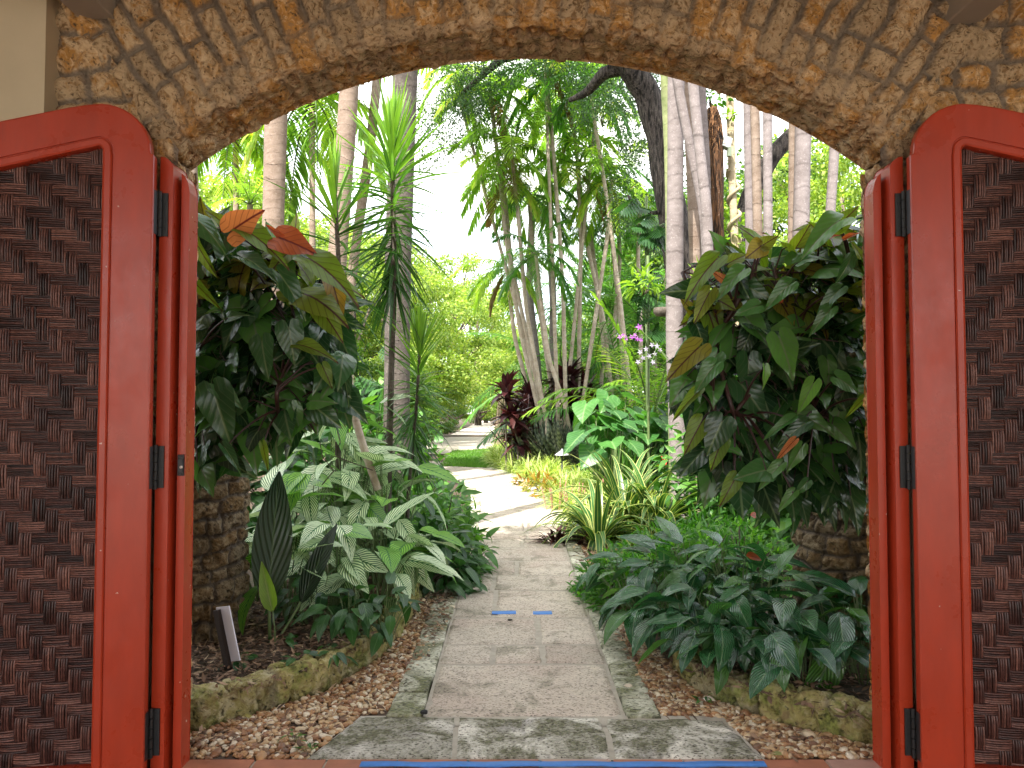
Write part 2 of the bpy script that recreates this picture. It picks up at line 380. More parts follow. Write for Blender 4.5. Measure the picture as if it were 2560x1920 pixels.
# barks
M_ROYAL = bark_mat('royal palm bark', (.16, .115, .085), (.25, .19, .15), ring=5.5, spots=.35, spotcol=(.33, .28, .24))
M_GREYP = bark_mat('grey brown palm bark', (.06, .050, .043), (.115, .098, .086), ring=5.5, spots=.3, spotcol=(.3, .26, .23))  # whole trunk darkened, shade on its lower part put into the bark colour
M_LAV = bark_mat('pale grey palm bark', (.15, .127, .122), (.225, .195, .19), ring=2.6, spots=.6, spotcol=(.33, .30, .30))
M_TAN = bark_mat('tan palm bark', (.16, .115, .085), (.25, .195, .155), ring=5, spots=.4, spotcol=(.36, .32, .29))
M_CANE = bark_mat('cane palm bark', (.30, .24, .18), (.45, .39, .32), ring=5, spots=.45, spotcol=(.42, .38, .34))
M_GSHAFT = bark_mat('green crownshaft', (.16, .20, .075), (.24, .26, .13), ring=5, spots=.1)
M_OAK = bark_mat('dark oak bark', (.030, .025, .022), (.070, .058, .052), vert=True, spots=.1, wn=15)
M_RUST = bark_mat('rusty mossy bark', (.022, .014, .010), (.12, .055, .022), vert=True, spots=.1, wn=20)
M_YELB = bark_mat('sunny vine-wrapped bark', (.33, .26, .15), (.46, .40, .27), ring=7, spots=.2)
M_STEMB = bark_mat('dracaena stem bark', (.06, .05, .04), (.13, .11, .09), ring=22, spots=.1)
M_TRUNK = bark_mat('brown trunk bark', (.08, .06, .045), (.17, .13, .10), vert=True, spots=.1)
# masonry
M_CORAL = coral_mat('coral rock masonry', light=(.58, .42, .25), ochre=(.43, .22, .062), dark=(.09, .055, .03), mortar=(.175, .142, .112), och=(.45, .62))
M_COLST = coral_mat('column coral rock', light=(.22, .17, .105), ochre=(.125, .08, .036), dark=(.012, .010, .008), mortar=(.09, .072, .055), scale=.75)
M_KERB = coral_mat('mossy kerb rock', light=(.42, .37, .22), ochre=(.30, .26, .10), dark=(.02, .02, .012), mortar=(.16, .14, .11), moss=.42, mosscol=(.20, .23, .055), scale=.6, och=(.36, .5))

# ------------------------------------------------------------------ vector noise + masonry relief
def vnoise(p, seed=0):
    i = np.floor(p).astype(np.int64); f = p - i; f = f * f * (3 - 2 * f)
    def h(dx, dy, dz):
        n = (i[..., 0] + dx) * 374761393 + (i[..., 1] + dy) * 668265263 + (i[..., 2] + dz) * 2147483647 + seed * 974711
        n = (n ^ (n >> 13)) * 1274126177; n = n ^ (n >> 16)
        return (n & 0xffff) / 65535.0
    x, y, z = f[..., 0], f[..., 1], f[..., 2]
    l = lambda a, b, t: a + (b - a) * t
    return l(l(l(h(0,0,0), h(1,0,0), x), l(h(0,1,0), h(1,1,0), x), y), l(l(h(0,0,1), h(1,0,1), x), l(h(0,1,1), h(1,1,1), x), y), z)
def fbm(p, s, o=3, seed=0):
    p = np.asarray(p, float) * s; r = 0; a = .5
    for k in range(o):
        r = r + a * vnoise(p, seed + k); p = p * 2.03 + 7.1; a *= .5
    return r / (1 - .5 ** o)
def masonry(a, b, rowh, lenr, seed, joint=.012):
    """a along the course, b across the courses -> pillow height 0..1, mortar mask, stone id"""
    g = np.random.default_rng(seed)
    edges = [b.min() - .3]
    while edges[-1] < b.max() + .3: edges.append(edges[-1] + g.uniform(*rowh))
    edges = np.array(edges); ri = np.searchsorted(edges, b) - 1
    db = np.minimum(b - edges[ri], edges[ri + 1] - b)
    da = np.zeros_like(a); rid = np.zeros_like(a)
    for r in np.unique(ri):
        m = ri == r; e = [a.min() - g.uniform(.1, .6)]
        while e[-1] < a.max() + .5: e.append(e[-1] + g.uniform(*lenr))
        e = np.array(e); k = np.searchsorted(e, a[m]) - 1
        da[m] = np.minimum(a[m] - e[k], e[k + 1] - a[m]); rid[m] = g.uniform(0, 1, len(e))[k]
    d = np.minimum(da, db)
    mort = np.clip(1 - (d - joint * .55) / (joint * .6), 0, 1)
    pil = np.clip(d / (joint * 2.4), 0, 1) ** .6
    return pil, mort, rid
def rough(p, seed=0):
    n = fbm(p, 14, 4, seed); m = fbm(p, 38, 3, seed + 9)
    pit = np.clip((fbm(p, 26, 2, seed + 4) - .60) * 7, 0, 1)
    return (n - .5) * 1.3 + (m - .5) * .7 - pit * .9

M_PLASTER = simple('beige plaster', (.50, .42, .29), .9, .08, 3, .15)
M_BEAM = simple('grey painted beam', (.34, .30, .25), .7, .1, 5, .1)
M_RED = simple('red gloss paint', (.37, .038, .013), .28, .14, 14, .35, .003, stretch=(1, 1, .25), spec=.38)
def reed_mat():
    m, nt, b, out = newmat('dark stained reed')
    c = ramp(nt, attr(nt, 'rnd'), [(0, (.020, .007, .006)), (.5, (.085, .032, .025)), (1, (.20, .09, .068))])
    n = tex(nt, 'N', 60, 4, .6); c = mix(nt, 1., c, ramp(nt, n, [(.3, .55), (.7, 1.3)]), 'MULTIPLY')
    nt.links.new(c, b.inputs['Base Color']); b.inputs['Roughness'].default_value = .34; b.inputs['Specular IOR Level'].default_value = .32; bump(nt, b, n, .5, .002); return m
M_REED = reed_mat()
_nt = M_RED.node_tree; _b = _nt.nodes['Principled BSDF']; _src = _b.inputs['Base Color'].links[0].from_socket
_c = mix(_nt, ramp(_nt, tex(_nt, 'N', 34, 2, .5), [(.755, 0.), (.765, 1.)]), _src, (.55, .40, .34))
_c = mix(_nt, mth(_nt, 'MULTIPLY', ramp(_nt, tex(_nt, 'N', 3.5, 5, .7, stretch=(1, 1, .5)), [(.5, 0.), (.75, 1.)]), .35), _c, (.22, .035, .02))
_nt.links.new(_c, _b.inputs['Base Color']); _nt.links.new(ramp(_nt, tex(_nt, 'N', 5, 4, .7), [(.3, .22), (.7, .42)]), _b.inputs['Roughness'])
M_BLACK = simple('black iron', (.012, .013, .014), .5, .4, 40, .5, .002)
M_BRASS = simple('pale latch bolt', (.7, .66, .6), .35, .1, 20, 0, metal=.3)

# ------------------------------------------------------------------ gatehouse wall with the arch
YN, YF = 3.26, 3.57
RA = 562 * YF / F
top = P(528, 59, YF); CXA, CZA = top.x, top.z - RA
gate = thing('gatehouse', 'coral rock gatehouse wall with a low stone arch over the open gateway', 'building', (0, 0, 0))
def arch_pt(th, r, y):
    return np.stack([CXA + r * np.sin(th), y, CZA + r * np.cos(th)], -1)
mb = MB()
TH = math.asin(1.58 / RA)
ths = np.linspace(-TH, TH, 470)
sy = np.linspace(YF, YN + .045, 38); cr = np.linspace(0, pi / 2, 7)[1:]; rr = np.linspace(RA + .052, RA + 1.3, 160)
S_y = np.concatenate([sy, YN + .045 - .045 * np.sin(cr), np.full(160, YN)])
S_r = np.concatenate([np.full(38, RA), RA + .045 * (1 - np.cos(cr)), rr])
S_s = np.concatenate([-(sy - YN - .045), .045 * cr, .07 + rr - RA])
S_ny = np.concatenate([np.zeros(38), -np.sin(cr), -np.ones(160)])
S_nr = np.concatenate([-np.ones(38), -np.cos(cr), np.zeros(160)])
TT, SS = np.meshgrid(ths, S_s, indexing='ij')
RR = np.broadcast_to(S_r, TT.shape); YY = np.broadcast_to(S_y, TT.shape)
base = arch_pt(TT, RR, YY)
wob = (fbm(base, 2.3, 2, 5) - .5) * .05 + (fbm(base, 10, 2, 15) - .5) * .035
pil, mort, rid = masonry(SS + wob, TT * RA * (1 + .02) + wob * .5 + (fbm(base, 9, 2, 8) - .5) * .045, (.086, .126), (.12, .32), 3, .0165)
soft = np.clip((SS - .10) / .25, 0, 1)                       # joints are smeared with render near the edge
mort = mort * (.35 + .65 * soft)
hgt = (.046 * (pil - 1) * (.22 + .78 * soft) + .034 * rough(base, 1) * (1 - .6 * mort))
nv = np.stack([S_nr * np.sin(TT), np.broadcast_to(S_ny, TT.shape), S_nr * np.cos(TT)], -1)
mb.grid(base + nv * hgt[..., None], rnd=rid, mort=mort * .9)
for sg in (-1, 1):                                           # face of the wall beside the ring
    t2 = np.linspace(TH - .02, rad(62), 120)
    r0 = np.maximum(RA * .62, 1.52 / np.sin(t2)); k = np.linspace(0, 1, 130)
    R2 = r0[:, None] + (RA + 1.3 - r0[:, None]) * k[None]; T2 = np.broadcast_to(t2[:, None], R2.shape) * sg
    b2 = arch_pt(T2, R2, np.full(R2.shape, YN + .004))
    w2 = (fbm(b2, 3, 2, 6) - .5) * .10 + (fbm(b2, 10, 2, 16) - .5) * .06
    pl, mo, ri = masonry(b2[..., 0] + w2, b2[..., 2] + w2 * .8, (.10, .17), (.13, .30), 20 + sg, .017)
    hh = .03 * (pl - 1) + .034 * rough(b2, 2)
    b2 = b2 + np.array([0, -1, 0]) * hh[..., None]
    mb.grid(b2, rnd=ri, mort=mo * .9)
for sg, xj in ((-1, -1.478), (1, 1.643)):                    # rough stone reveals behind the timber jambs
    yy = np.linspace(YF + .02, YN + .03, 36); zz = np.linspace(-.05, 2.62, 300)
    b3 = np.stack(np.broadcast_arrays(xj, yy[None], zz[:, None]), -1).astype(float)
    pl, mo, ri = masonry(b3[..., 1], b3[..., 2] + (fbm(b3, 5, 2) - .5) * .04, (.08, .14), (.12, .25), 31 + sg, .016)
    hh = .03 * (pl - 1) + .026 * rough(b3, 3)
    b3[..., 0] += -sg * hh
    mb.grid(b3, rnd=ri, mort=mo * .8)
    zz = np.linspace(-.05, 2.62, 120); xx = xj + sg * np.linspace(0, .9, 40)   # outside face of the piers
    b4 = np.stack(np.broadcast_arrays(xx[None], YF + .02, zz[:, None]), -1).astype(float)
    pl, mo, ri = masonry(b4[..., 0], b4[..., 2], (.09, .14), (.13, .28), 41 + sg, .016)
    b4[..., 1] += .03 * (pl - 1) + .02 * rough(b4, 4)
    mb.grid(b4, rnd=ri, mort=mo)
ro = np.linspace(RA, RA + 1.3, 50)                           # outside face of the arch
T5, R5 = np.meshgrid(np.linspace(-rad(50), rad(50), 200), ro, indexing='ij')
b5 = arch_pt(T5, R5, np.full(T5.shape, YF)); mb.grid(b5)
wall = mb.obj('arch_wall', M_CORAL, gate)
mb = MB()
for x0, x1 in ((-6, -2.3), (2.5, 6)): mb.box(x0, x1, YN + .06, YF - .03, -.1, 3.7)
for x0, x1 in ((-2.3, -1.56), (1.72, 2.5)): mb.box(x0, x1, YN + .07, YF - .04, -.1, 2.45)
mb.box(-6, 6, YN + .06, YF - .03, 3.7, 7.6)
mb.obj('upper_wall', M_PLASTER, gate, smooth=False)
mb = MB(); mb.box(-6, -1.968, 3.19, YN + .06, -.1, 3.9)
mb.obj('plaster_wall', M_PLASTER, gate, smooth=False)
for x0 in (-6.2, 6.0):
    mb = MB(); mb.box(x0, x0 + .2, -5.2, YF, -.1, 4.0); mb.obj('added_side_wall', M_PLASTER, gate, smooth=False)  # unseen side walls added to dim the light inside the gateway
mb = MB(); mb.box(-6, 6, -5.2, YN, 3.95, 4.1); mb.obj('ceiling', M_BEAM, gate, smooth=False)  # unseen ceiling, extended far back to keep sun and skylight off the wall
for a, b_, y in ((69.4, 106.5, 10.4), (955, 989, 15.5)):
    p0, p1 = P(a, y, 3.22), P(b_, y, 3.22)
    mb = MB(); mb.box(p0.x, p1.x, -.2, 3.3, p0.z, p0.z + .2)
    bo = mb.obj('ceiling_beam', M_BEAM, gate, smooth=False)
    bo.modifiers.new('b', 'BEVEL').width = .006

# ------------------------------------------------------------------ timber gate leaves and jambs
def mx(V, flip):
    V = np.array(V, float).reshape(-1, 3)
    if flip: V[:, 0] = .165 - V[:, 0]
    return V
DA = rad(8)
def dw(u, z, w, flip, hx=-1.478, hy=3.168):
    u, z, w = np.broadcast_arrays(np.asarray(u, float), z, w)
    x = hx - u * math.cos(DA) + w * math.sin(DA); y = hy - u * math.sin(DA) - w * math.cos(DA)
    V = np.stack([x, y, z], -1)
    if flip: V[..., 0] = .165 - V[..., 0]
    return V
def hole_top(u): return 2.585 - .29 * (u - .2) - .05 * max(0, u - .6) ** 2
pairs = [((0, 0), (.2, .095)), ((0, 1.2), (.2, 1.2)), ((0, 2.46), (.2, 2.46)), ((0, 2.555), (.2, 2.55)), ((.012, 2.562), (.2, 2.56)), ((.014, 2.575), (.2, 2.565))]
for k in range(1, 11):
    a = k / 10 * pi / 2
    pairs.append(((.014 + .19 * (1 - math.cos(a)), 2.575 + .185 * math.sin(a)), (.2 + .015 * (1 - math.cos(a)), 2.567 + .014 * math.sin(a))))
for u in np.linspace(.26, 1.3, 16):
    pairs.append(((u, 2.76 - .275 * (u - .204) - .04 * max(0, u - .6) ** 2 - .012 * math.exp(-((u - .2) / .06) ** 2) + .012), (u - .01, hole_top(u - .01))))
pairs += [((1.5, 2.35), (1.32, hole_top(1.32))), ((1.5, 1.2), (1.32, 1.2)), ((1.5, 0), (1.32, .095))]
outer = np.array([p[0] for p in pairs]); inner = np.array([p[1] for p in pairs])
def make_gate(flip):
    side = 'right' if flip else 'left'
    org = dw(0, 0.0, 0, flip)
    root = thing('wooden_gate', 'red wooden gate leaf with dark woven panel, on the %s' % ('side of the glossy blue-green leaves' if flip else 'side of the plant label'), 'gate', tuple(org))
    inv = -np.array(org)
    prof = [(0, .0), (0, .030), (.02, .046), (.06, .050), (.17, .050), (.195, .046), (.20, .040), (.225, .040), (.235, .045), (.96, .045), (.99, .043), (1.0, .036), (1.0, 0.0), (0, 0)]
    rows = [dw(*(inner + (outer - inner) * f).T, w, flip) + inv for f, w in prof]
    m = MB(); m.grid(np.array(rows), closed=True); fr = m.obj('frame', M_RED, root)
    fr.data.polygons.foreach_set('use_smooth', np.zeros(len(fr.data.polygons), dtype=bool))
    # woven panel, 2/2 twill of flat reed bundles
    m = MB(); p = .049; ph = .0455
    m.add(np.concatenate([dw([.15, 1.36, 1.36, .15], [.05, .05, 2.30, 2.62], .006, flip) + inv]), [(0, 1, 2, 3)], rnd=.1)  # dark backing sheet, gap shade between the reeds put into its colour
    g = np.random.default_rng(5)
    for i in range(25):
        for j in range(56):
            k = (i - j) % 4
            hor = k < 2
            if (hor and k != 0) or (not hor and k != 3): pass
            u0, z0 = .155 + i * p, .06 + j * ph
            if hor and k == 0: L_, du, dz = 2 * p, 1, 0
            elif (not hor) and (i - j) % 4 == 3: L_, du, dz = 2 * ph, 0, 1
            else: continue
            if z0 > hole_top(u0) + .04: continue
            fr_ = g.uniform(.2, .8)
            for q in range(5):
                off = (q + .5) / 5 * (ph if hor else p); hw = (ph if hor else p) / 5 * .45 * g.uniform(.75, 1.0)
                ts = np.linspace(0.0, 1, 7); hgt_ = .011 + (.0075 if hor else .0055) * np.sin(pi * ts) ** .5 + .003 * math.sin(pi * (q + .5) / 5) + g.uniform(-.0015, .0015)
                jig = g.uniform(-.0012, .0012, 2)
                rowz = []
                for t, h_ in zip(ts, hgt_):
                    c = off + jig[0] + (jig[1] - jig[0]) * t
                    tri = []
                    for e, hh in ((-1, -.007), (0, 0), (1, -.007)):
                        uu = u0 + (L_ * t if hor else c + e * hw); zz = z0 + (c + e * hw if hor else L_ * t)
                        tri.append((uu, zz, h_ + hh))
                    rowz.append(tri)
                A = np.array(rowz)
                m.grid(dw(A[..., 0], A[..., 1], A[..., 2], flip) + inv, rnd=fr_ + g.uniform(-.35, .35))
    m.obj('woven_panel', M_REED, root)
    for y0, y1 in ((193, 236), (446, 488), (709, 756)):
        z1, z0 = P(160, y0, 3.19).z, P(160, y1, 3.19).z
        m = MB()
        V = lambda x0, x1, ya, yb: mx([(x0,ya,z0),(x1,ya,z0),(x1,yb,z0),(x0,yb,z0),(x0,ya,z1),(x1,ya,z1),(x1,yb,z1),(x0,yb,z1)], flip) + inv
        Q = [(0,3,2,1),(4,5,6,7),(0,1,5,4),(1,2,6,5),(2,3,7,6),(3,0,4,7)]
        m.add(V(-1.476, -1.442, 3.193, 3.1985), Q)                # leaf on the jamb
        m.add(V(-1.4775, -1.4735, 3.128, 3.166), Q)              # leaf on the gate edge
        c = mx([(-1.471, 3.182, 0)], flip)[0]
        pin = MB()
        for k in range(5): za, zb = z0 - .006 + (z1 - z0 + .012) * (k + .04) / 5, z0 - .006 + (z1 - z0 + .012) * (k + .96) / 5; pin.tube([(c[0] + inv[0], c[1] + inv[1], z) for z in np.linspace(za, zb, 3)], .0085, 10)
        for zz in (.2, .5, .8):
            c2 = mx([(-1.456, 3.1925, z0 + (z1 - z0) * zz)], flip)[0] + inv
            m.tube([c2, c2 + np.array([0, -.0018, 0])], .0045, 8)
        hg = m.obj('hinge', M_BLACK, root, smooth=False); pin.obj('hinge_knuckle', M_BLACK, hg, smooth=False)
    return root
make_gate(False); make_gate(True)
def make_jamb(flip):
    org = mx([(-1.43, 3.26, 0)], flip)[0]
    root = thing('gate_jamb', 'red timber jamb post with stepped rebate %s' % ('against the stone edge with the small brown lizard' if flip else 'carrying a small black latch plate'), 'post', tuple(org))
    m = MB()
    for x0, x1, y0, y1, tops in ((-1.477, -1.427, 3.20, 3.345, ((0, 2.572), (.3, 2.570), (.6, 2.560), (.85, 2.548), (1, 2.53))), (-1.429, -1.409, 3.318, 3.342, ((0, 2.50), (1, 2.50))), (-1.411, -1.381, 3.256, 3.345, ((0, 2.515), (.35, 2.505), (.7, 2.485), (.9, 2.46), (1, 2.44)))):
        fr = [(x0 + (x1 - x0) * t, z) for t, z in tops]
        loop = [(x0, 0)] + [(x1, 0)] + fr[::-1]
        n = len(loop)
        A = mx([(x, y0, z) for x, z in loop], flip) - org; B = mx([(x, y1, z) for x, z in loop], flip) - org
        m.add(np.concatenate([A, B]), [tuple(range(n))] + [tuple(range(2 * n - 1, n - 1, -1))] + [(i, (i + 1) % n, n + (i + 1) % n, n + i) for i in range(n)])
    o = m.obj('jamb_post', M_RED, root, smooth=False)
    bv = o.modifiers.new('b', 'BEVEL'); bv.width = .0022; bv.segments = 2
    if not flip:
        m = MB(); c = P(180, 465, 3.262)
        m.box(-1.4105, -1.3825, 3.250, 3.2575, c.z - .045, c.z + .045); m.box(-1.408, -1.385, 3.245, 3.251, c.z - .030, c.z + .028)
        for s_ in (-.038, .038): m.box(-1.403, -1.390, 3.246, 3.252, c.z + s_ - .004, c.z + s_ + .004)
        l = m.obj('latch_plate', M_BLACK, root, smooth=False, loc=tuple(-org))
        l.modifiers.new('b', 'BEVEL').width = .0015
        m = MB(); m.tube([(-1.391, 3.245, c.z - .008), (-1.391, 3.241, c.z - .008)], .0065, 12)
        bt = m.obj('latch_button', M_BRASS, l)
make_jamb(False); make_jamb(True)

# ------------------------------------------------------------------ ground, floor, path
def ground_mat():
    m, nt, b, out = newmat('mulch soil')
    n1 = tex(nt, 'N', 2.0, 5); n2 = tex(nt, 'N', 40, 4, .7, stretch=(1, 2.2, 1))
    col = ramp(nt, n2, [(.30, (.018, .012, .008)), (.52, (.07, .045, .028)), (.72, (.17, .11, .07))])
    col = mix(nt, ramp(nt, n1, [(.5, 0.), (.7, .5)]), col, (.03, .045, .012))
    nt.links.new(col, b.inputs['Base Color']); b.inputs['Roughness'].default_value = .95; bump(nt, b, n2, .9, .02); return m
M_SOIL = ground_mat()
def stone_mat(name, base, dark, moss, mosscol=(.085, .095, .025), pit=70, warm=None, white=None):
    m, nt, b, out = newmat(name); L = nt.links
    n1 = tex(nt, 'N', 3.2, 6, .7, dist=.6); n2 = tex(nt, 'N', 22, 5, .7); n3 = tex(nt, 'N', pit, 3, .6, stretch=(1, 1.6, 1)); r = attr(nt, 'rnd')
    col = mix(nt, 1., base, ramp(nt, n2, [(.3, .82), (.7, 1.15)]), 'MULTIPLY')
    col = mix(nt, 1., col, ramp(nt, r, [(0, .84), (1, 1.1)]), 'MULTIPLY')
    if warm: col = mix(nt, ramp(nt, tex(nt, 'N', 1.7, 3), [(.45, 0.), (.65, .6)]), col, warm)
    if white: col = mix(nt, ramp(nt, tex(nt, 'N', 4.2, 4, dist=.8), [(.56, 0.), (.61, .9)]), col, white)
    g_ = ramp(nt, n1, [(.60 - moss * .25, 0.), (.68 - moss * .18, 1.)])
    sp = ramp(nt, n2, [(.35, .5), (.55, 1.)])
    col = mix(nt, mth(nt, 'MULTIPLY', mth(nt, 'MULTIPLY', g_, sp), .88 if moss > .3 else .6), col, mix(nt, ramp(nt, n3, [(.4, 0.), (.6, 1.)]), tuple(c * .3 for c in mosscol), mosscol))
    col = mix(nt, ramp(nt, n3, [(.37, .9), (.46, 0.)]), col, dark)
    L.new(col, b.inputs['Base Color']); b.inputs['Roughness'].default_value = .9; b.inputs['Specular IOR Level'].default_value = .25
    bump(nt, b, mth(nt, 'ADD', mth(nt, 'MULTIPLY', n3, .7), n2), .7, .010); return m
M_PATH = stone_mat('pinkish path stone', (.53, .46, .39), (.10, .085, .07), .30, (.15, .15, .09), 75, warm=(.46, .36, .31))
M_EDGE = stone_mat('mossy white edging stone', (.58, .56, .46), (.06, .06, .04), .66, (.13, .14, .045), 45)
M_THRESH = stone_mat('mossy threshold slab', (.62, .58, .52), (.05, .04, .025), .80, (.085, .085, .02), 60, white=(.42, .39, .37))
M_MORTAR = simple('path mortar', (.36, .32, .27), .95, .2, 20, .5)
M_ROAD = stone_mat('pale drive paving', (.50, .44, .38), (.2, .17, .14), .0, pit=40)
M_TERRA = simple('terracotta tile', (.36, .13, .07), .6, .3, 7, .3)
M_TERRA2 = simple('pale pink terracotta tile', (.42, .24, .19), .6, .2, 7, .3)
M_TAPE = simple('blue masking tape', (.05, .19, .56), .55, .15, 30, .2, .001)

xs = np.concatenate([-np.geomspace(300, 8, 14), np.linspace(-7, 7, 40), np.geomspace(8, 300, 14)]); ys = np.concatenate([[-60, -20, -6], np.linspace(0, 30, 70), np.geomspace(32, 420, 20)])
X, Yg = np.meshgrid(xs, ys)
Z = (fbm(np.stack([X, Yg, X * 0], -1), .9, 3, 2) - .5) * .05 - .03
Z[(np.abs(X) > 12) | (Yg > 24)] = -.02
m = MB(); m.grid(np.stack([X, Yg, Z], -1)); struct(m.obj('ground', M_SOIL))

YFL = G(512, 759.5, .012).y
m = MB(); g = np.random.default_rng(3)
for i in range(-14, 15):
    for j in range(12):
        x0 = i * .305 + .12 + (.15 if j % 2 else 0) + g.uniform(-.004, .004); y1 = YFL - j * .305
        m.box(x0 + .006, x0 + .299, y1 - .299, y1, -.02, .012, rnd=g.uniform(0, 1), mat=int(g.uniform() < .3))
m.box(-6, 6, -.6, YFL - .004, -.03, .006, mat=2)
struct(m.obj('terracotta_floor', [M_TERRA, M_TERRA2, M_MORTAR], smooth=False))
m = MB(); m.box(-8, 8, -14, -.6, -.03, .004); struct(m.obj('forecourt', M_ROAD, smooth=False))

def tape(name, x0, x1, y0, y1, z, label, wave=.0015):
    k = 40; xx = np.linspace(x0, x1, k); A = []
    for q, yb in enumerate((y0, y1)):
        zz = z + wave * np.sin(xx * 23 + q)
        A.append(np.stack([xx, yb + .003 * np.sin(xx * 7 + q * .6), zz], -1))
    low = [a - np.array([0, 0, .0012]) for a in A]
    m = MB(); c = np.array([(x0 + x1) / 2, (y0 + y1) / 2, z])
    m.grid(np.array([low[0], A[0], A[1], low[1]]) - c)
    return tag(m.obj(name, M_TAPE, loc=tuple(c)), label, 'tape')
ta, tb = G(359, 766.8, .016), G(764, 761.5, .016)
tape('floor_tape', ta.x, tb.x, ta.y, tb.y, .017, 'long strip of blue masking tape along the tile edge of the gateway floor')
for a, b_, y, lab in ((492, 516, 612.6, 'longer left piece of blue tape stuck on the stone path'), (533, 552, 613, 'shorter right piece of blue tape stuck on the stone path')):
    c = G((a + b_) / 2, y, .02); x0, x1 = G(a, y, .02).x, G(b_, y, .02).x
    tape('path_tape', x0, x1, c.y - .045, c.y + .045, .022, lab, .001)

def slab(m, q, z, g, rnd, mat=0, th=.03, n=(10, 10), amp=.003):
    """q: four ground corners (x, y); a slab with worn edges"""
    a, b, c, d = [np.array(v, float) for v in q]
    s = np.concatenate([[0, .012], np.linspace(.05, .95, n[0]), [.988, 1]]); t = np.concatenate([[0, .015], np.linspace(.05, .95, n[1]), [.985, 1]])
    S_, T_ = np.meshgrid(s, t)
    xy = a * ((1 - S_) * (1 - T_))[..., None] + b * (S_ * (1 - T_))[..., None] + c * (S_ * T_)[..., None] + d * ((1 - S_) * T_)[..., None]
    xy3 = np.concatenate([xy, np.zeros(xy.shape[:2] + (1,))], -1)
    jit = (fbm(xy3, 9, 3, 3) - .5)
    h = z + jit * amp * 3
    edge = (S_ <= 0) | (S_ >= 1) | (T_ <= 0) | (T_ >= 1); h[edge] = z - th
    near = ((S_ < .013) | (S_ > .987) | (T_ < .016) | (T_ > .984)) & ~edge; h[near] -= .004
    xy += (edge | near)[..., None] * np.stack([fbm(xy3, 18, 2, 5) - .5, fbm(xy3, 18, 2, 6) - .5], -1) * .022
    m.grid(np.concatenate([xy, h[..., None]], -1), rnd=rnd, mat=mat)
PL = np.array([(3.78, -.424), (7, -.433), (10, -.43), (12, -.47), (14, -.58), (16, -.82), (18, -1.22), (19.7, -1.75), (21.2, -2.5), (22.5, -3.6), (24, -6.0)])
PR = np.array([(3.78, .545), (7, .565), (10, .60), (12, .60), (14, .53), (16, .33), (18, 0.), (19.7, -.42), (21.2, -.95), (22.5, -1.6), (24, -3.2)])
def lx(y): return np.interp(y, PL[:, 0], PL[:, 1])
def rx(y): return np.interp(y, PR[:, 0], PR[:, 1])
m = MB(); g = np.random.default_rng(9)
rows = [3.79, 4.585, 4.96, 5.6, 6.46, 7.05, 7.72]
while rows[-1] < 23: rows.append(rows[-1] + g.uniform(.45, .8))
splits = {0: [], 1: [.32, .63], 2: [.62], 3: [.30], 4: [.27], 5: [.48], 6: []}
for k in range(len(rows) - 1):
    y0, y1 = rows[k] + .008, rows[k + 1] - .008
    sp = [0] + splits.get(k, [g.uniform(.3, .7)] if g.uniform() < .6 else []) + [1]
    for a, b_ in zip(sp[:-1], sp[1:]):
        f = lambda y, t: lx(y) + (rx(y) - lx(y)) * t
        e0, e1 = (.014 if a > 0 else 0), (.014 if b_ < 1 else 0)
        slab(m, [(f(y0, a) + e0, y0), (f(y0, b_) - e1, y0), (f(y1, b_) - e1, y1), (f(y1, a) + e0, y1)], .020, g, g.uniform(0, 1))
yy = np.linspace(3.7, 24, 60)
m.grid(np.stack([np.stack([lx(yy) - .01, yy, yy * 0 + .015], -1), np.stack([rx(yy) + .01, yy, yy * 0 + .015], -1)]), mat=1)
struct(m.obj('path', [M_PATH, M_MORTAR]))
m = MB()
for side in (0, 1):
    y = 3.79
    while y < 22.5:
        y1 = y + g.uniform(.22, .5)
        f = (lambda q: (lx(q) - .185, lx(q) - .012)) if side == 0 else (lambda q: (rx(q) + .012, rx(q) + .175))
        if not (side == 0 and y > 6.8 and y < 9):
            a0, a1 = f(y + .004), f(y1 - .004)
            slab(m, [(a0[0], y + .004), (a0[1], y + .004), (a1[1], y1 - .004), (a1[0], y1 - .004)], .026 + g.uniform(-.004, .004), g, g.uniform(0, 1), n=(5, 6), amp=.005)
        y = y1
struct(m.obj('path_edging', M_EDGE))
m = MB()
def Gp(a, b, z=.02): v = G(a, b, z); return (v.x, v.y)
sx = [((306, 758), (361, 715.5)), ((453, 757.5), (457, 716.5)), ((614, 757.5), (601.5, 716.5)), ((766, 758), (722, 719))]
for k in range(3):
    a, b_ = sx[k], sx[k + 1]
    q = [np.array(Gp(*a[0])), np.array(Gp(*b_[0])), np.array(Gp(*b_[1])), np.array(Gp(*a[1]))]
    if k > 0: q[0][0] += .006; q[3][0] += .006
    if k < 2: q[1][0] -= .006; q[2][0] -= .006
    slab(m, q, .018, g, g.uniform(0, 1), n=(30, 14), amp=.004)
qa = [Gp(306, 758), Gp(766, 758), Gp(722, 714), Gp(361, 714)]
m.add([(*q, .011) for q in qa], [(0, 1, 2, 3)], mat=1)
struct(m.obj('threshold', [M_THRESH, M_MORTAR]))
# cross drive and the long path beyond
m = MB(); m.add([(-40, 28, .004), (-.4, 27.5, .004), (1.0, 46, .004), (-40, 48, .004)], [(0, 1, 2, 3)])
fp = [((450, 435), (500, 435)), ((466, 428), (497, 428)), ((474, 424), (493, 424)), ((479, 421), (489, 421))]
for (a, b_), (c, d) in zip(fp[:-1], fp[1:]):
    q = [G(*a, .008), G(*b_, .008), G(*d, .008), G(*c, .008)]; m.add([tuple(v) for v in q], [(0, 1, 2, 3)])
struct(m.obj('drive', M_ROAD))

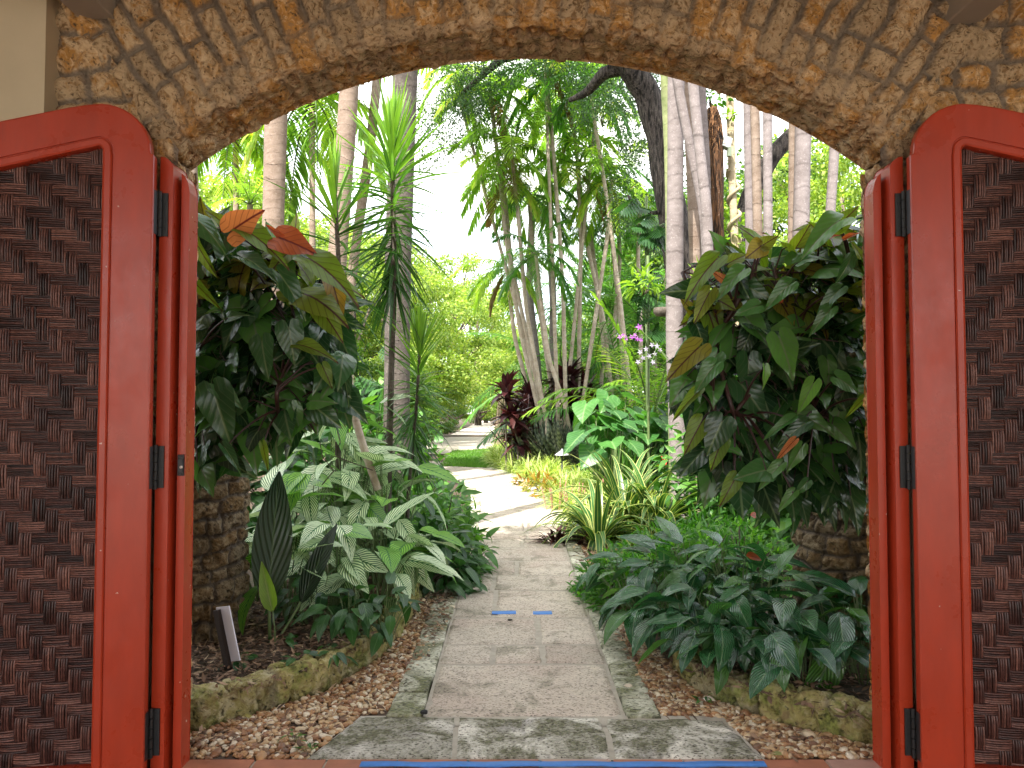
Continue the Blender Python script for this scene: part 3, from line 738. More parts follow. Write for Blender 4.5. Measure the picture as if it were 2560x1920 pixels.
# lawn patch
m = MB(); la = [Gp(440, 466), Gp(452, 451), Gp(492, 449), Gp(500, 462), Gp(486, 468)]
lp = np.array(la); n = 9000
tri = rng.integers(0, 3, n); u, v = rng.uniform(0, 1, n), rng.uniform(0, 1, n); fl = u + v > 1; u[fl], v[fl] = 1 - u[fl], 1 - v[fl]
p0 = lp[0]; pts = p0 + (lp[tri + 1] - p0) * u[:, None] + (lp[tri + 2] - p0) * v[:, None]
pos = np.concatenate([pts, np.zeros((n, 1))], 1)
m.straps(pos, np.concatenate([rng.normal(0, .35, (n, 2)), np.ones((n, 1))], 1), rng.uniform(.06, .12, n), .018, .5, rng.uniform(0, 1, n), nseg=2)
m.add([(*q, .003) for q in la], [tuple(range(5))], rnd=.4)
stuff(m.obj('lawn_grass', M_GRASS), 'small triangle of bright green lawn grass where the path meets the drive', 'grass')

# ------------------------------------------------------------------ planting beds, kerbs, columns
def resample(pts, step):
    pts = np.asarray(pts, float); d = np.concatenate([[0], np.cumsum(np.linalg.norm(np.diff(pts, axis=0), axis=1))])
    n = max(3, int(d[-1] / step)); t = np.linspace(0, d[-1], n)
    out = np.stack([np.interp(t, d, pts[:, k]) for k in range(pts.shape[1])], -1)
    for _ in range(3): out[1:-1] = (out[:-2] + 2 * out[1:-1] + out[2:]) / 4
    return out, t
def kerb(name, label, px, h, th, seed, zs=0.0):
    q, t = resample([Gp(a, b, 0) for a, b in px], .012)
    tan = norm(np.gradient(q, axis=0)); nrm = np.stack([-tan[:, 1], tan[:, 0]], -1)
    prof = [(0, -.05)] + [(.0, z) for z in np.linspace(0, h - .02, 14)] + [(.008, h - .006), (.02, h)] + [(w, h) for w in np.linspace(.035, th - .02, 9)] + [(th, h - .02), (th, h * .5), (th, -.05)]
    prof = np.array(prof)
    W = np.stack([prof[:, 0], prof[:, 1]], -1)
    A = np.zeros((len(q), len(prof), 3))
    A[..., :2] = q[:, None] + nrm[:, None] * prof[None, :, 0, None]; A[..., 2] = prof[None, :, 1]
    out = np.zeros_like(A); side = (prof[:, 0] < .004).astype(float); topm = (prof[:, 1] > h - .008).astype(float)
    out[..., :2] = -nrm[:, None] * side[None, :, None]; out[..., 2] = topm[None]
    g = np.random.default_rng(seed); e = [0]
    while e[-1] < t[-1]: e.append(e[-1] + g.uniform(.35, .6))
    e = np.array(e); k = np.searchsorted(e, t, side='right') - 1
    dj = np.minimum(t - e[k], e[np.minimum(k + 1, len(e) - 1)] - t)
    mo = np.clip(1 - dj / .018, 0, 1)[:, None] * np.ones(len(prof))[None]
    hh = .045 * rough(A * .8, seed) - .02 * mo + ((g.uniform(-.01, .012, len(e)))[k])[:, None]
    c = A[len(A) // 2, 0].copy(); c[2] = 0
    m = MB(); m.grid(A + out * hh[..., None] - c, rnd=np.broadcast_to(g.uniform(0, 1, len(e))[k][:, None], mo.shape).ravel(), mort=mo.ravel() * .7)
    for row in (0, -1):
        R_ = (A + out * hh[..., None] - c)[row]; m.add(R_, [tuple(range(len(prof)))])
    o = m.obj(name, M_KERB, loc=tuple(c)); tag(o, label, 'planter wall'); return o, q, nrm
KL = [(160, 744), (178, 738), (250, 716), (330, 690), (385, 655), (408, 625), (422, 597), (432, 575), (446, 552), (460, 530)]
KR = [(708, 640), (678, 650), (672, 668), (690, 690), (730, 708), (790, 728), (885, 752), (960, 775)]
_, ql, nl_ = kerb('planter_kerb', 'curved mossy coral rock kerb holding the mulch bed with the plant label', KL, .17, .13, 51)
_, qr, nr_ = kerb('planter_kerb', 'shorter broken mossy coral rock kerb under the glossy blue-green leaves', KR, .165, .13, 52)
def bed(q, nrm, th, z, xfar, yfar, name):
    a = q + nrm * (th - .02); b = np.array([[xfar, max(v[1], 0) + (yfar if i > len(q) // 2 else 0)] for i, v in enumerate(a)])
    b = np.stack([np.full(len(a), xfar), np.linspace(a[0, 1] - .1, yfar, len(a))], -1) if xfar < 0 else np.stack([np.full(len(a), xfar), np.linspace(yfar, a[-1, 1] - .1, len(a))], -1)
    s = np.linspace(0, 1, 60)[None, :, None] ** 1.5
    xy = a[:, None] * (1 - s) + b[:, None] * s
    p = np.concatenate([xy, np.zeros(xy.shape[:2] + (1,))], -1)
    p[..., 2] = z + (fbm(p, 3, 3, 8) - .5) * .05 + (fbm(p, 16, 2, 9) - .5) * .02
    m = MB(); m.grid(p); return struct(m.obj(name, M_SOIL))
bed(ql[::2], nl_[::2], .13, .135, -7, 12, 'planting_soil')
bed(qr[::2], nr_[::2], .13, .13, 7, 9, 'planting_soil')

def column(name, label, cx, cy, r, h, seed):
    root = Vector((cx, cy, 0)); a = np.linspace(0, 2 * pi, 260, endpoint=False); z = np.linspace(-.05, h, 300)
    A = np.stack(np.broadcast_arrays(np.cos(a)[None], np.sin(a)[None], z[:, None]), -1).astype(float)
    P3 = A.copy(); P3[..., :2] *= r
    wb = (fbm(P3, 3, 2, seed) - .5) * .06 + (fbm(P3, 11, 2, seed + 5) - .5) * .05
    pl, mo, ri = masonry(np.broadcast_to(a[None] * r, wb.shape) + wb, P3[..., 2] + wb, (.075, .12), (.10, .22), seed, .012)
    hh = r + .03 * (pl - 1) + .040 * rough(P3, seed)
    A[..., :2] *= hh[..., None]
    m = MB(); m.grid(A, rnd=ri.ravel(), mort=mo.ravel(), closed=True)
    m.add(A[-1], [tuple(range(260))])
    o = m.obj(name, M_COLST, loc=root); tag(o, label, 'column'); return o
CLX = XG(245, 4.80, .14).x - .33
CRX = XG(797, 4.85, .14).x + .38
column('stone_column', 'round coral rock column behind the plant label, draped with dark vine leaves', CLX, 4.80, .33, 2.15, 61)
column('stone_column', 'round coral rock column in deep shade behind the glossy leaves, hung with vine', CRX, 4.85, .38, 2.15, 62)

def in_poly(pts, poly):
    x, y = pts[:, 0], pts[:, 1]; r = np.zeros(len(pts), bool); n = len(poly)
    for i in range(n):
        x0, y0 = poly[i]; x1, y1 = poly[(i + 1) % n]
        r ^= ((y0 > y) != (y1 > y)) & (x < (x1 - x0) * (y - y0) / (y1 - y0 + 1e-12) + x0)
    return r
def sample_poly(px, n, z=0.0):
    poly = np.array([Gp(a, b, z) for a, b in px]); lo, hi = poly.min(0), poly.max(0); out = np.zeros((0, 2))
    while len(out) < n:
        p = rng.uniform(lo, hi, (n * 2, 2)); out = np.concatenate([out, p[in_poly(p, poly)]])
    return out[:n]
# pebbles
ico = []
import bmesh
bm = bmesh.new(); bmesh.ops.create_icosphere(bm, subdivisions=2, radius=1); bm.verts.ensure_lookup_table()
IV = np.array([v.co[:] for v in bm.verts]); IF = np.array([[v.index for v in f.verts] for f in bm.faces]); bm.free()
def pebble_mat():
    m, nt, b, out = newmat('river pebble')
    c = ramp(nt, attr(nt, 'rnd'), [(0, (.10, .05, .03)), (.2, (.24, .11, .05)), (.45, (.36, .19, .08)), (.65, (.44, .29, .15)), (.85, (.55, .44, .30)), (1, (.66, .58, .47))])
    n = tex(nt, 'N', 50, 3); c = mix(nt, 1., c, ramp(nt, n, [(.3, .8), (.7, 1.15)]), 'MULTIPLY')
    nt.links.new(c, b.inputs['Base Color']); b.inputs['Roughness'].default_value = .45; return m
M_PEB = pebble_mat()
def pebbles(pxs, ns, label):
    m = MB()
    for px, n in zip(pxs, ns):
        xy = sample_poly(px, n); T = []
        for v in range(5):
            w = IV * np.array([1, .78, .52]); w = w + w * ((fbm(IV * 1.3 + v * 9, 1, 2)[:, None] - .5) * .5); T.append((w, [IF], np.zeros((len(w), 2))))
        pos = np.concatenate([xy, rng.uniform(.0, .016, (n, 1))], 1)
        d = np.concatenate([rng.normal(0, 1, (n, 2)), rng.normal(0, .25, (n, 1))], 1); up = np.concatenate([rng.normal(0, .3, (n, 2)), np.ones((n, 1))], 1)
        scatter(m, T, pos, d, up, rng.gamma(9, .0125 / 9, n) + .003, rng.uniform(0, 1, n) ** .9)
    return stuff(m.obj('pebble_gravel', M_PEB), label, 'gravel')
GL = [(160, 760), (170, 742), (250, 718), (330, 692), (385, 657), (408, 627), (425, 590), (440, 560), (466, 552), (463, 577), (441, 640), (388, 713), (361, 717), (306, 760)]
GR = [(596, 588), (616, 640), (661, 717), (722, 719), (768, 760), (905, 760), (886, 752), (790, 729), (730, 709), (690, 691), (671, 668), (640, 630), (615, 588)]
GR2 = [(568, 538), (578, 568), (598, 590), (660, 575), (640, 538)]
pebbles([GL], [6200], 'orange and tan river pebbles between the curved kerb and the path on the left')
pebbles([GR, GR2], [5600, 2200], 'tan river pebbles between the path and the right kerb')
m = MB()
for px, z in ((GL, .002), (GR, .002), (GR2, .002)): m.add([(*Gp(a, b), z) for a, b in px], [tuple(range(len(px)))])
struct(m.obj('gravel_bed', simple('gravel base', (.07, .045, .03), .9, .4, 40, .5)))
# leaf litter
def litter(name, regs, label):
    m = MB()
    for px, n, z, s in regs:
        xy = sample_poly(px, n, z); pos = np.concatenate([xy, z + rng.uniform(.004, .03, (n, 1))], 1)
        d = np.concatenate([rng.normal(0, 1, (n, 2)), rng.normal(0, .18, (n, 1))], 1); up = np.concatenate([rng.normal(0, .45, (n, 2)), np.ones((n, 1))], 1)
        scatter(m, [leaf_t(3, ell(w), f, dd, 0) for w, f, dd in ((.10, .3, .3), (.18, .4, -.4), (.06, .2, .1), (.22, -.3, .5))], pos, d, up, rng.uniform(.4, 1.3, n) * s, rng.uniform(0, 1, n))
    return stuff(m.obj(name, M_LITTER), label, 'leaf litter')
BL = [(170, 735), (178, 704), (250, 692), (330, 664), (385, 628), (402, 600), (418, 570), (300, 575), (190, 610), (150, 660)]
litter('bark_mulch', [(BL, 9000, .135, .055), (GL, 500, .02, .045), ([(408, 627), (425, 590), (440, 560), (466, 552), (463, 577), (441, 640)], 700, .02, .05)], 'brown bark mulch and dead leaves covering the left planting bed')
litter('dead_leaves', [(GR, 420, .02, .045), (GR2, 500, .02, .07), ([(690, 672), (735, 690), (800, 708), (880, 730), (880, 640), (700, 640)], 1500, .13, .05), ([(600, 590), (672, 668), (708, 640), (640, 575)], 900, .02, .06)], 'dead brown leaves scattered on the gravel by the right kerb')
# odd loose things on the ground
def stone(name, label, px, r, col, z=.012, flat=.6):
    c = G(*px, z); w = IV * np.array([1, .8, flat]) * r; w = w * (1 + (fbm(IV, 1.7, 2, int(px[0]))[:, None] - .5) * .5)
    m = MB(); m.add(w, IF); return tag(m.obj(name, simple(name + ' %d' % px[0], col, .8, .2, 30, .3), smooth=False, loc=(c.x, c.y, c.z + r * flat * .4)), label, 'stone')
stone('loose_stone', 'angular white stone lying on the right-hand pebbles', (709, 702), .034, (.72, .66, .56))
stone('loose_stone', 'black lump of stone at the left end of the path above the threshold', (424, 713), .020, (.012, .012, .012), .03)
stone('loose_stone', 'pale pointed stone on the gravel left of the right kerb', (628, 688), .026, (.5, .42, .33))
stone('loose_stone', 'small black scrap on the path just below the blue tape pieces', (510, 620), .018, (.015, .015, .014), .022, .3)
def fallen(label, px, L, col, ang, z=.03):
    c = G(*px, z); m = MB()
    M_ = frames([(math.cos(ang), math.sin(ang), .06)], [(.1, -.5, 1)], [L]); m.leaves(T_ELLW[1], np.zeros((1, 3)), M_, [.5])
    return tag(m.obj('fallen_leaf', leaf_mat('fallen leaf %d' % px[0], [(0, col), (1, col)], .5, .15, vein='line', vcol=tuple(q * .6 for q in col)), loc=tuple(c)), label, 'leaf')
fallen('fallen green leaf standing against the foot of the left jamb', (181, 745), .10, (.03, .10, .03), 1.4, .03)
fallen('curled yellow-green leaf on the left pebbles below the kerb', (229, 704 + 6), .09, (.16, .17, .05), .5, .05)
fallen('small yellow fallen leaf on the left pebbles', (243, 716), .05, (.30, .26, .06), .1)
fallen('olive fallen leaf on the pebbles beside the threshold corner', (782, 755), .06, (.22, .22, .06), 2.4)
fallen('tan fallen leaf on the edge of the path beside the left shrubs', (470, 567), .10, (.33, .2, .1), .2)

# ------------------------------------------------------------------ plant label, lizard, lamps
b0 = G(229, 672, .13)
root = thing('plant_label', 'tilted white plant label on a dark wooden stake in front of the left column', 'plant label', tuple(b0))
tl = P(217, 612, b0.y) - b0
def tilt_box(m, c, ax, ay, az): 
    c, ax, ay, az = [np.array(q, float) for q in (c, ax, ay, az)]
    V = [c + sx_ * ax + sy_ * ay + sz_ * az for sz_ in (-1, 1) for sx_, sy_ in ((-1, -1), (1, -1), (1, 1), (-1, 1))]
    m.add(V, [(0,3,2,1),(4,5,6,7),(0,1,5,4),(1,2,6,5),(2,3,7,6),(3,0,4,7)])
axz = np.array(tl) / 2; ez = axz / np.linalg.norm(axz)
ex = norm(np.array([1., -.45, 0])); ex = ex - ez * ex.dot(ez); ey = np.cross(ez, ex)
m = MB(); tilt_box(m, axz - ez * .01, ex * .017, ey * .012, axz + ez * .02); m.obj('stake', simple('dark stake wood', (.022, .014, .012), .7, .3, 20, .3, stretch=(1, 1, .2)), root, smooth=False)
m = MB(); tilt_box(m, np.array(tl) - ez * .125 + ex * .030 - ey * -.018, ex * .047, ey * .004, ez * .145); m.obj('plate', simple('white label plate', (.62, .60, .68), .45, .04, 10, 0), root, smooth=False)

def lizard():
    Y = 3.50
    pt = lambda zx, zy: P((2100 + zx / 10.37) / 2.5, (1200 + zy / 10.37) / 2.5, Y)
    c = pt(830, 640)
    root = thing('lizard', 'small brown lizard clinging head down to the stone edge by the right jamb', 'lizard', tuple(c))
    rel = lambda zx, zy, dy=0.: np.array(pt(zx, zy) - c) + np.array([0, dy, 0])
    pts = [rel(600, 905, -.008), rel(640, 860, -.008), rel(690, 820, -.008), rel(735, 785, -.007), rel(770, 755, -.005), rel(810, 700, -.003), rel(840, 630), rel(850, 560), rel(855, 490), rel(870, 410), rel(880, 330, .008), rel(870, 240, .014), rel(880, 140, .018), rel(875, 40, .02)]
    rr_ = np.array([12, 30, 47, 50, 40, 62, 68, 60, 48, 32, 20, 14, 9, 4]) / 10.37 / 2.5 * Y / F
    m = MB(); pp, t = resample(np.concatenate([np.array(pts), rr_[:, None]], 1), .0018); m.tube(pp[:, :3], pp[:, 3], 12)
    for a in ([(800, 770), (850, 800), (900, 812), (945, 815), (965, 800)], [(770, 745), (800, 800), (850, 830), (880, 850)], [(860, 520), (905, 540), (930, 570), (920, 620)], [(850, 500), (815, 520), (800, 560)]):
        q = [rel(x, y, -.006 + .003 * i) for i, (x, y) in enumerate(a)]; qq, _ = resample(q, .002); m.tube(qq, np.linspace(.0022, .0011, len(qq)), 7)
        for k in (-1, 0, 1): m.tube([qq[-1], qq[-1] + np.array([.004, 0, .003 * k])], [.0008, .0004], 5)
    m.obj('body', simple('lizard skin', (.16, .11, .05), .6, .5, 160, .5, .001), root)
    m = MB(); e = rel(672, 812, -.0125); m.tube([e, e + np.array([0, -.0016, 0])], [.0017, .0012], 10); m.obj('eye', M_BLACK, root)
lizard()

def path_lamp(label, px, Y, s):
    c = P(*px, Y); root = thing('path_light', label, 'garden light', (c.x, c.y, 0)); h = c.z
    m = MB(); m.tube([(0, 0, -.05), (0, 0, h)], .018 * s, 10); m.obj('post', M_BLACK, root)
    m = MB(); a = np.linspace(0, 2 * pi, 24, endpoint=False)
    pr = [(.16, -.005), (.165, 0), (.12, .035), (.06, .075), (.02, .10), (.018, .13), (.002, .135)]
    m.grid([[(r * s * math.cos(q), r * s * math.sin(q), h + z * s) for q in a] for r, z in pr], closed=True); m.obj('shade', simple('pewter lamp shade', (.45, .44, .48), .5, .1, 20, 0, metal=.2), root)
path_lamp('nearer grey mushroom path light below the spotted sword leaves', (562, 455), 16.0, .95)
path_lamp('farther grey mushroom path light among cream-edged strap leaves', (515, 437), 20.5, .95)

# ------------------------------------------------------------------ plant builders
def ang(n, lo=0, hi=2 * pi): return rng.uniform(lo, hi, n)
def clump(name, label, cat, loc, n, Ts, L, H, spread, mat, pet=M_STEMG, group=None, tipdn=(.7, -.6), pr=.006, az=(0, 2 * pi), w=1.0, face=0.0, part='leaves'):
    root = thing(name, label, cat, tuple(loc), group)
    u = np.sqrt(rng.uniform(0.02, 1, n)); a = ang(n, *az)
    h = H[0] + (H[1] - H[0]) * np.clip(1 - u * .55 + rng.normal(0, .22, n), 0, 1)
    pos = np.stack([spread * u * np.cos(a), spread * u * np.sin(a), h], -1)
    e = tipdn[0] + (tipdn[1] - tipdn[0]) * u + rng.normal(0, .25, n)
    d = norm(np.stack([np.cos(a), np.sin(a) - face, e], -1) + rng.normal(0, .18, (n, 3)))
    up = np.stack([-np.cos(a) * e * .6, -np.sin(a) * e * .6 - face * .6, np.ones(n)], -1) + rng.normal(0, .3, (n, 3))
    size = rng.uniform(*L, n); M = frames(d, up, size); M[:, :, 0] *= w
    m = MB(); which = rng.integers(0, len(Ts), n); rnd = rng.uniform(0, 1, n)
    for k, T in enumerate(Ts):
        mk = which == k
        if mk.any(): m.leaves(T, pos[mk], M[mk], rnd[mk])
    m.obj(part, mat, root)
    if pr:
        m = MB()
        for k in range(n):
            b = np.array([pos[k, 0] * .25, pos[k, 1] * .25, -.03]); q = b * .35 + pos[k] * .65; q[:2] = b[:2] * .6 + pos[k, :2] * .4
            tt = np.linspace(0, 1, 6)[:, None]
            m.tube((1 - tt) ** 2 * b + 2 * tt * (1 - tt) * q + tt ** 2 * pos[k], np.linspace(pr, pr * .6, 6), 5, cap=False)
        m.obj('stems', pet, root)
    return root
def rosette(name, label, cat, loc, n, L, w, el, droop, mat, group=None, nseg=8, fold=.25, prof=None, r0=.03, part='leaves', twist=.3, rz=None):
    root = thing(name, label, cat, tuple(loc), group)
    a = ang(n); e = rng.uniform(*el, n)
    d = np.stack([np.cos(a) * np.cos(e), np.sin(a) * np.cos(e), np.sin(e)], -1)
    base = np.stack([np.cos(a), np.sin(a), a * 0], -1) * r0
    m = MB(); m.straps(base, d, rng.uniform(*L, n), rng.uniform(*w, n), rng.uniform(*droop, n), rng.uniform(0, 1, n), nseg, fold, prof=prof, twist=twist)
    m.obj(part, mat, root); return root
def bush(name, label, cat, loc, n, Ts, size, R3, mat, group=None, stem=M_TWIG, nst=14, hang=.3, zc=.55):
    root = thing(name, label, cat, tuple(loc), group); R3 = np.array(R3, float)
    v = norm(rng.normal(0, 1, (n, 3))); v[:, 2] = np.abs(v[:, 2]) * 1.1 - .15; r = rng.uniform(.25, 1, n) ** .5
    lump = .75 + .5 * fbm(v + loc[0], 1.6, 2, 3)
    pos = v * (r * lump)[:, None] * R3 + np.array([0, 0, R3[2] * .05])
    pos[:, 2] = np.maximum(pos[:, 2], .03)
    d = norm(v + rng.normal(0, .55, (n, 3)) - np.array([0, 0, hang])); up = np.array([0, 0, 1.]) + v * .5 + rng.normal(0, .35, (n, 3))
    m = MB(); scatter(m, Ts, pos, d, up, rng.uniform(*size, n), rng.uniform(0, 1, n)); m.obj('leaves', mat, root)
    m = MB()
    for k in rng.integers(0, n, nst):
        p = pos[k]; m.tube([(p[0] * .15, p[1] * .15, -.05), (p[0] * .5, p[1] * .5, p[2] * .55), p], [.014, .009, .004], 5)
    m.obj('branches', stem, root); return root
def frond(m, b, az, el, L, n, ll, w, droop, rnd, mats=(0, 1), k=12, sag=.9, vee=.25, rr=.014):
    d = np.array([math.cos(az) * math.cos(el), math.sin(az) * math.cos(el), math.sin(el)]); p = np.array(b, float); pts = [p]; ds = [d]
    for i in range(k):
        d = norm(d - np.array([0, 0, droop / k])); p = p + d * L / k; pts.append(p); ds.append(d)
    pts, ds = np.array(pts), np.array(ds); m.tube(pts, np.linspace(rr, rr * .3, k + 1), 5, rnd=rnd, mat=mats[1], cap=False)
    t = np.linspace(.10, 1, n); B = np.stack([np.interp(t * k, np.arange(k + 1), pts[:, i]) for i in range(3)], -1); D = np.stack([np.interp(t * k, np.arange(k + 1), ds[:, i]) for i in range(3)], -1)
    sd = norm(np.cross(D, [0, 0, 1.])); up = np.cross(sd, D)
    for sg in (-1, 1):
        fw = .35 + .9 * t[:, None] ** 2
        dd = norm(sd * sg + D * fw + up * vee + rng.normal(0, .09, (n, 3)))
        l_ = ll * (np.sin(pi * np.clip(.12 + t * .82, 0, 1)) ** .7) * rng.uniform(.85, 1.1, n)
        m.straps(B, dd, l_, w, sag * rng.uniform(.6, 1.4, n), np.clip(rnd + rng.normal(0, .12, n), 0, 1), 4, .25, mat=mats[0], prof=lambda q: min(1, .35 + 3 * q) * (1 - q ** 2.2) + .02)
def crown_mesh(name, nf, L, n, ll, w, droop, el, seed, dry=0, rr=.014, sag=.9):
    global rng; keep = rng; rng = np.random.default_rng(seed); m = MB()
    for i in range(nf):
        az = i * 2.4 + rng.uniform(-.3, .3); e = el[1] + (el[0] - el[1]) * (i / max(1, nf - 1)) + rng.normal(0, .1)
        frond(m, (0, 0, 0), az, e, L * rng.uniform(.85, 1.1), n, ll, w, droop * rng.uniform(.75, 1.25), rng.uniform(.1, .85), rr=rr, sag=sag)
    for i in range(dry):
        frond(m, (0, 0, -.1), ang(1)[0], rng.uniform(-.9, -.5), L * .8, n, ll * .8, w, droop, .5, mats=(2, 2), rr=rr, sag=1.2)
    rng = keep; return m
def obj_of(me, name, parent, loc=(0, 0, 0), rz=0, sc=1.0):
    o = bpy.data.objects.new(name, me); COL.objects.link(o); o.parent = parent; o.location = loc; o.rotation_euler = (0, 0, rz); o.scale = (sc,) * 3; return o
def trunk_path(pxs, Y, ground=True, top=None):
    Ys = Y if isinstance(Y, (list, tuple)) else [Y] * len(pxs)
    q = [P(a, b, y) for (a, b), y in zip(pxs, Ys)]
    if ground and q[0].z > 0: 
        v = (q[0] - q[1]); k = q[0].z / max(.1, -v.z) if v.z < -.01 else 0
        g_ = q[0] + v * k; g_.x = q[0].x + (g_.x - q[0].x) * .5; g_.z = -.1; q = [g_] + q
    if top: q.append(q[-1] + (q[-1] - q[-2]).normalized() * top)
    return [np.array(v) for v in q]

# ------------------------------------------------------------------ philodendrons on the columns
def philodendron(label, poly, n, Yr, heroes, root_at, sgn):
    root = thing('philodendron', label, 'climbing plant', root_at); o = np.array(root_at)
    pl = np.array(poly, float); lo, hi = pl.min(0), pl.max(0); c2 = pl.mean(0); pts = np.zeros((0, 2))
    while len(pts) < n:
        q = rng.uniform(lo, hi, (n * 2, 2)); pts = np.concatenate([pts, q[in_poly(q, pl)]])
    pts = pts[:n]
    Y = rng.uniform(*Yr, n); pos = np.array([P(a, b, y) for (a, b), y in zip(pts, Y)])
    ox = (pts[:, 0] - c2[0]) / (hi[0] - lo[0]) * 2; oz = -(pts[:, 1] - c2[1]) / (hi[1] - lo[1]) * 2
    d = norm(np.stack([ox * .6 + rng.normal(0, .7, n), -.4 + rng.normal(0, .45, n), oz * .6 - .45 + rng.normal(0, .5, n)], -1))
    up = np.stack([ox * .35 + rng.normal(0, .3, n), -.75 + rng.normal(0, .3, n), .55 + rng.normal(0, .3, n)], -1)
    rnd = rng.uniform(0, .45, n); rnd[rng.uniform(0, 1, n) < .25] = .7; size = rng.uniform(.13, .25, n)  # filler leaves mostly get darker greens, interior shade put into their colour
    ml, mo, mr, st = MB(), MB(), MB(), MB()
    edge = (oz > .35) & (rng.uniform(0, 1, n) < .5)
    for b, mk in ((ml, ~edge), (mo, edge)):
        if mk.any(): scatter(b, T_HEART, pos[mk], d[mk], up[mk], size[mk], rnd[mk])
    # bases of the petioles: woody stems climbing the column
    stems = []
    for k in range(7):
        x0 = lo[0] + (hi[0] - lo[0]) * rng.uniform(.1, .9); q = [P(x0 + rng.normal(0, 12), lo[1] + (hi[1] - lo[1]) * (.72 if sgn > 0 else .85), (Yr[0] + Yr[1]) / 2 + .1)]
        for t in (.7, .45, .2): q.append(P(x0 + rng.normal(0, 22), lo[1] + (hi[1] - lo[1]) * t, (Yr[0] + Yr[1]) / 2 + rng.normal(0, .15)))
        qq, _ = resample(q, .05); st.tube(qq, .012, 6, rnd=.5); stems.append(qq)
    allst = np.concatenate(stems)
    for i in range(n):
        if rng.uniform() < .7:
            b = allst[np.argmin(np.linalg.norm(allst - pos[i] - rng.normal(0, .12, 3), axis=1))]; md = (b + pos[i]) / 2 + np.array([0, -.02, .05])
            st.tube([b, md, pos[i]], [.0055, .0045, .0035], 5, cap=False)
    for h in heroes:
        (x0, y0), (x1, y1), kind, y_, w = h[:5]
        a, t = np.array(P(x0, y0, y_)), np.array(P(x1, y1, y_ - (h[5] if len(h) > 5 else .05)))
        dv = t - a; Ls = np.linalg.norm(dv); upv = np.array([h[6] if len(h) > 6 else rng.normal(0, .2), -1, h[7] if len(h) > 7 else .45])
        M = frames([dv], [upv], [Ls]); M[:, :, 0] *= w
        b = {'g': ml, 'o': mo, 'r': mr}[kind]; b.leaves(T_HEART[h[8] if len(h) > 8 else rng.integers(0, 3)], a[None], M, [h[9] if len(h) > 9 else rng.uniform(.3, .9)])
        s = allst[np.argmin(np.linalg.norm(allst - a - np.array([0, .1, -.15]), axis=1))]; md = (s + a) / 2 + np.array([0, 0, .06])
        tt = np.linspace(0, 1, 7)[:, None]; st.tube((1 - tt) ** 2 * s + 2 * tt * (1 - tt) * md + tt ** 2 * a, np.linspace(.007, .004, 7), 6, cap=False)
    for b, nm, mt in ((ml, 'green_leaves', M_PHIL), (mo, 'olive_leaves', M_PHILO), (mr, 'copper_leaves', M_PHILR)):
        if b.n: b.obj(nm, mt, root, loc=tuple(-o))
    st.obj('stems', M_STEMR, root, loc=tuple(-o))
    m = MB()                                                   # dry hanging aerial roots
    for k in range(26):
        a, b = pl[rng.integers(0, len(pl))]; x = lo[0] + (hi[0] - lo[0]) * rng.uniform(.05, .95); y = lo[1] + (hi[1] - lo[1]) * rng.uniform(.4, .9)
        q = [np.array(P(x + rng.normal(0, 5) * i, y + 14 * i, Yr[0] + .15 + rng.normal(0, .06))) for i in range(4)]; m.tube(q, .003, 4, cap=False)
    m.obj('aerial_roots', M_TWIG, root, loc=tuple(-o))
    return root
YL = 4.0
philodendron('dark heart-leaved philodendron with two upright copper-orange leaves, smothering the left column',
    [(190, 222), (205, 218), (232, 232), (262, 240), (290, 250), (318, 262), (335, 285), (340, 330), (345, 360), (345, 390), (335, 408), (305, 420), (280, 428), (252, 440), (235, 455), (190, 470)], 460, (4.12, 4.6),
    [((231.5, 231), (261, 209), 'r', YL, 1.2, .05, .1, .1, 0, .85), ((280, 238), (317, 251), 'r', YL, 1.2, .0, -.1, .6, 0, .15), ((281, 238), (264, 221), 'r', YL + .02, .5, 0, .2, .2, 3, .15),
     ((311, 260), (359, 287), 'o', YL, .85, .1, .4, .8, 1, .1), ((305, 294), (344, 306), 'o', YL, 1.05, .1, .2, .9, 2, .4), ((331, 280), (347, 320), 'o', YL + .05, .8, 0, .6, .2, 1, .95),
     ((322, 311), (343, 340), 'o', YL, .85, .05, .2, .4, 0, .2), ((289, 328), (295, 365), 'g', YL, 1.0, 0, .3, .3, 0, .35), ((280, 275), (308, 310), 'g', YL - .03, .75, .05, .2, .9, 1, .3),
     ((193, 235), (212, 279), 'o', YL, .55, 0, -.3, .2, 3, .2), ((192, 280), (219, 308), 'o', YL, .5, 0, -.2, .4, 3, .1), ((242, 257), (275, 268), 'g', YL - .05, .7, .1, .1, 1.2, 1, .2), ((192, 216), (227, 238), 'g', YL, .6, .1, 0, 1.2, 2, .4),
     ((222, 222), (203, 206), 'o', YL + .1, .7, 0, .2, .4, 3, .3), ((246, 231), (286, 252), 'o', YL, .7, .1, .2, .8, 1, .05), ((214, 392), (230, 447), 'g', YL - .1, .85, 0, .1, .3, 0, .3), ((217, 386), (242, 405), 'g', YL - .08, .95, 0, 0, .6, 1, .5),
     ((225, 448), (243, 473), 'g', YL - .1, .6, 0, .5, .5, 3, .3), ((263, 446), (269, 472), 'o', YL, .5, 0, .4, .2, 3, .2), ((343, 372), (352, 407), 'g', YL + .1, .6, 0, .5, .3, 3, .2), ((323, 367), (333, 388), 'o', YL, .8, 0, .4, .3, 0, .1),
     ((262, 342), (266, 380), 'g', YL - .05, .9, 0, -.2, .3, 0, .3), ((300, 345), (335, 352), 'o', YL, .7, .05, .2, .8, 1, .2), ((228, 318), (243, 312), 'g', YL, .9, .05, .2, .4, 1, .3)],
    (CLX, 4.8, 0), -1)
YR = 3.98
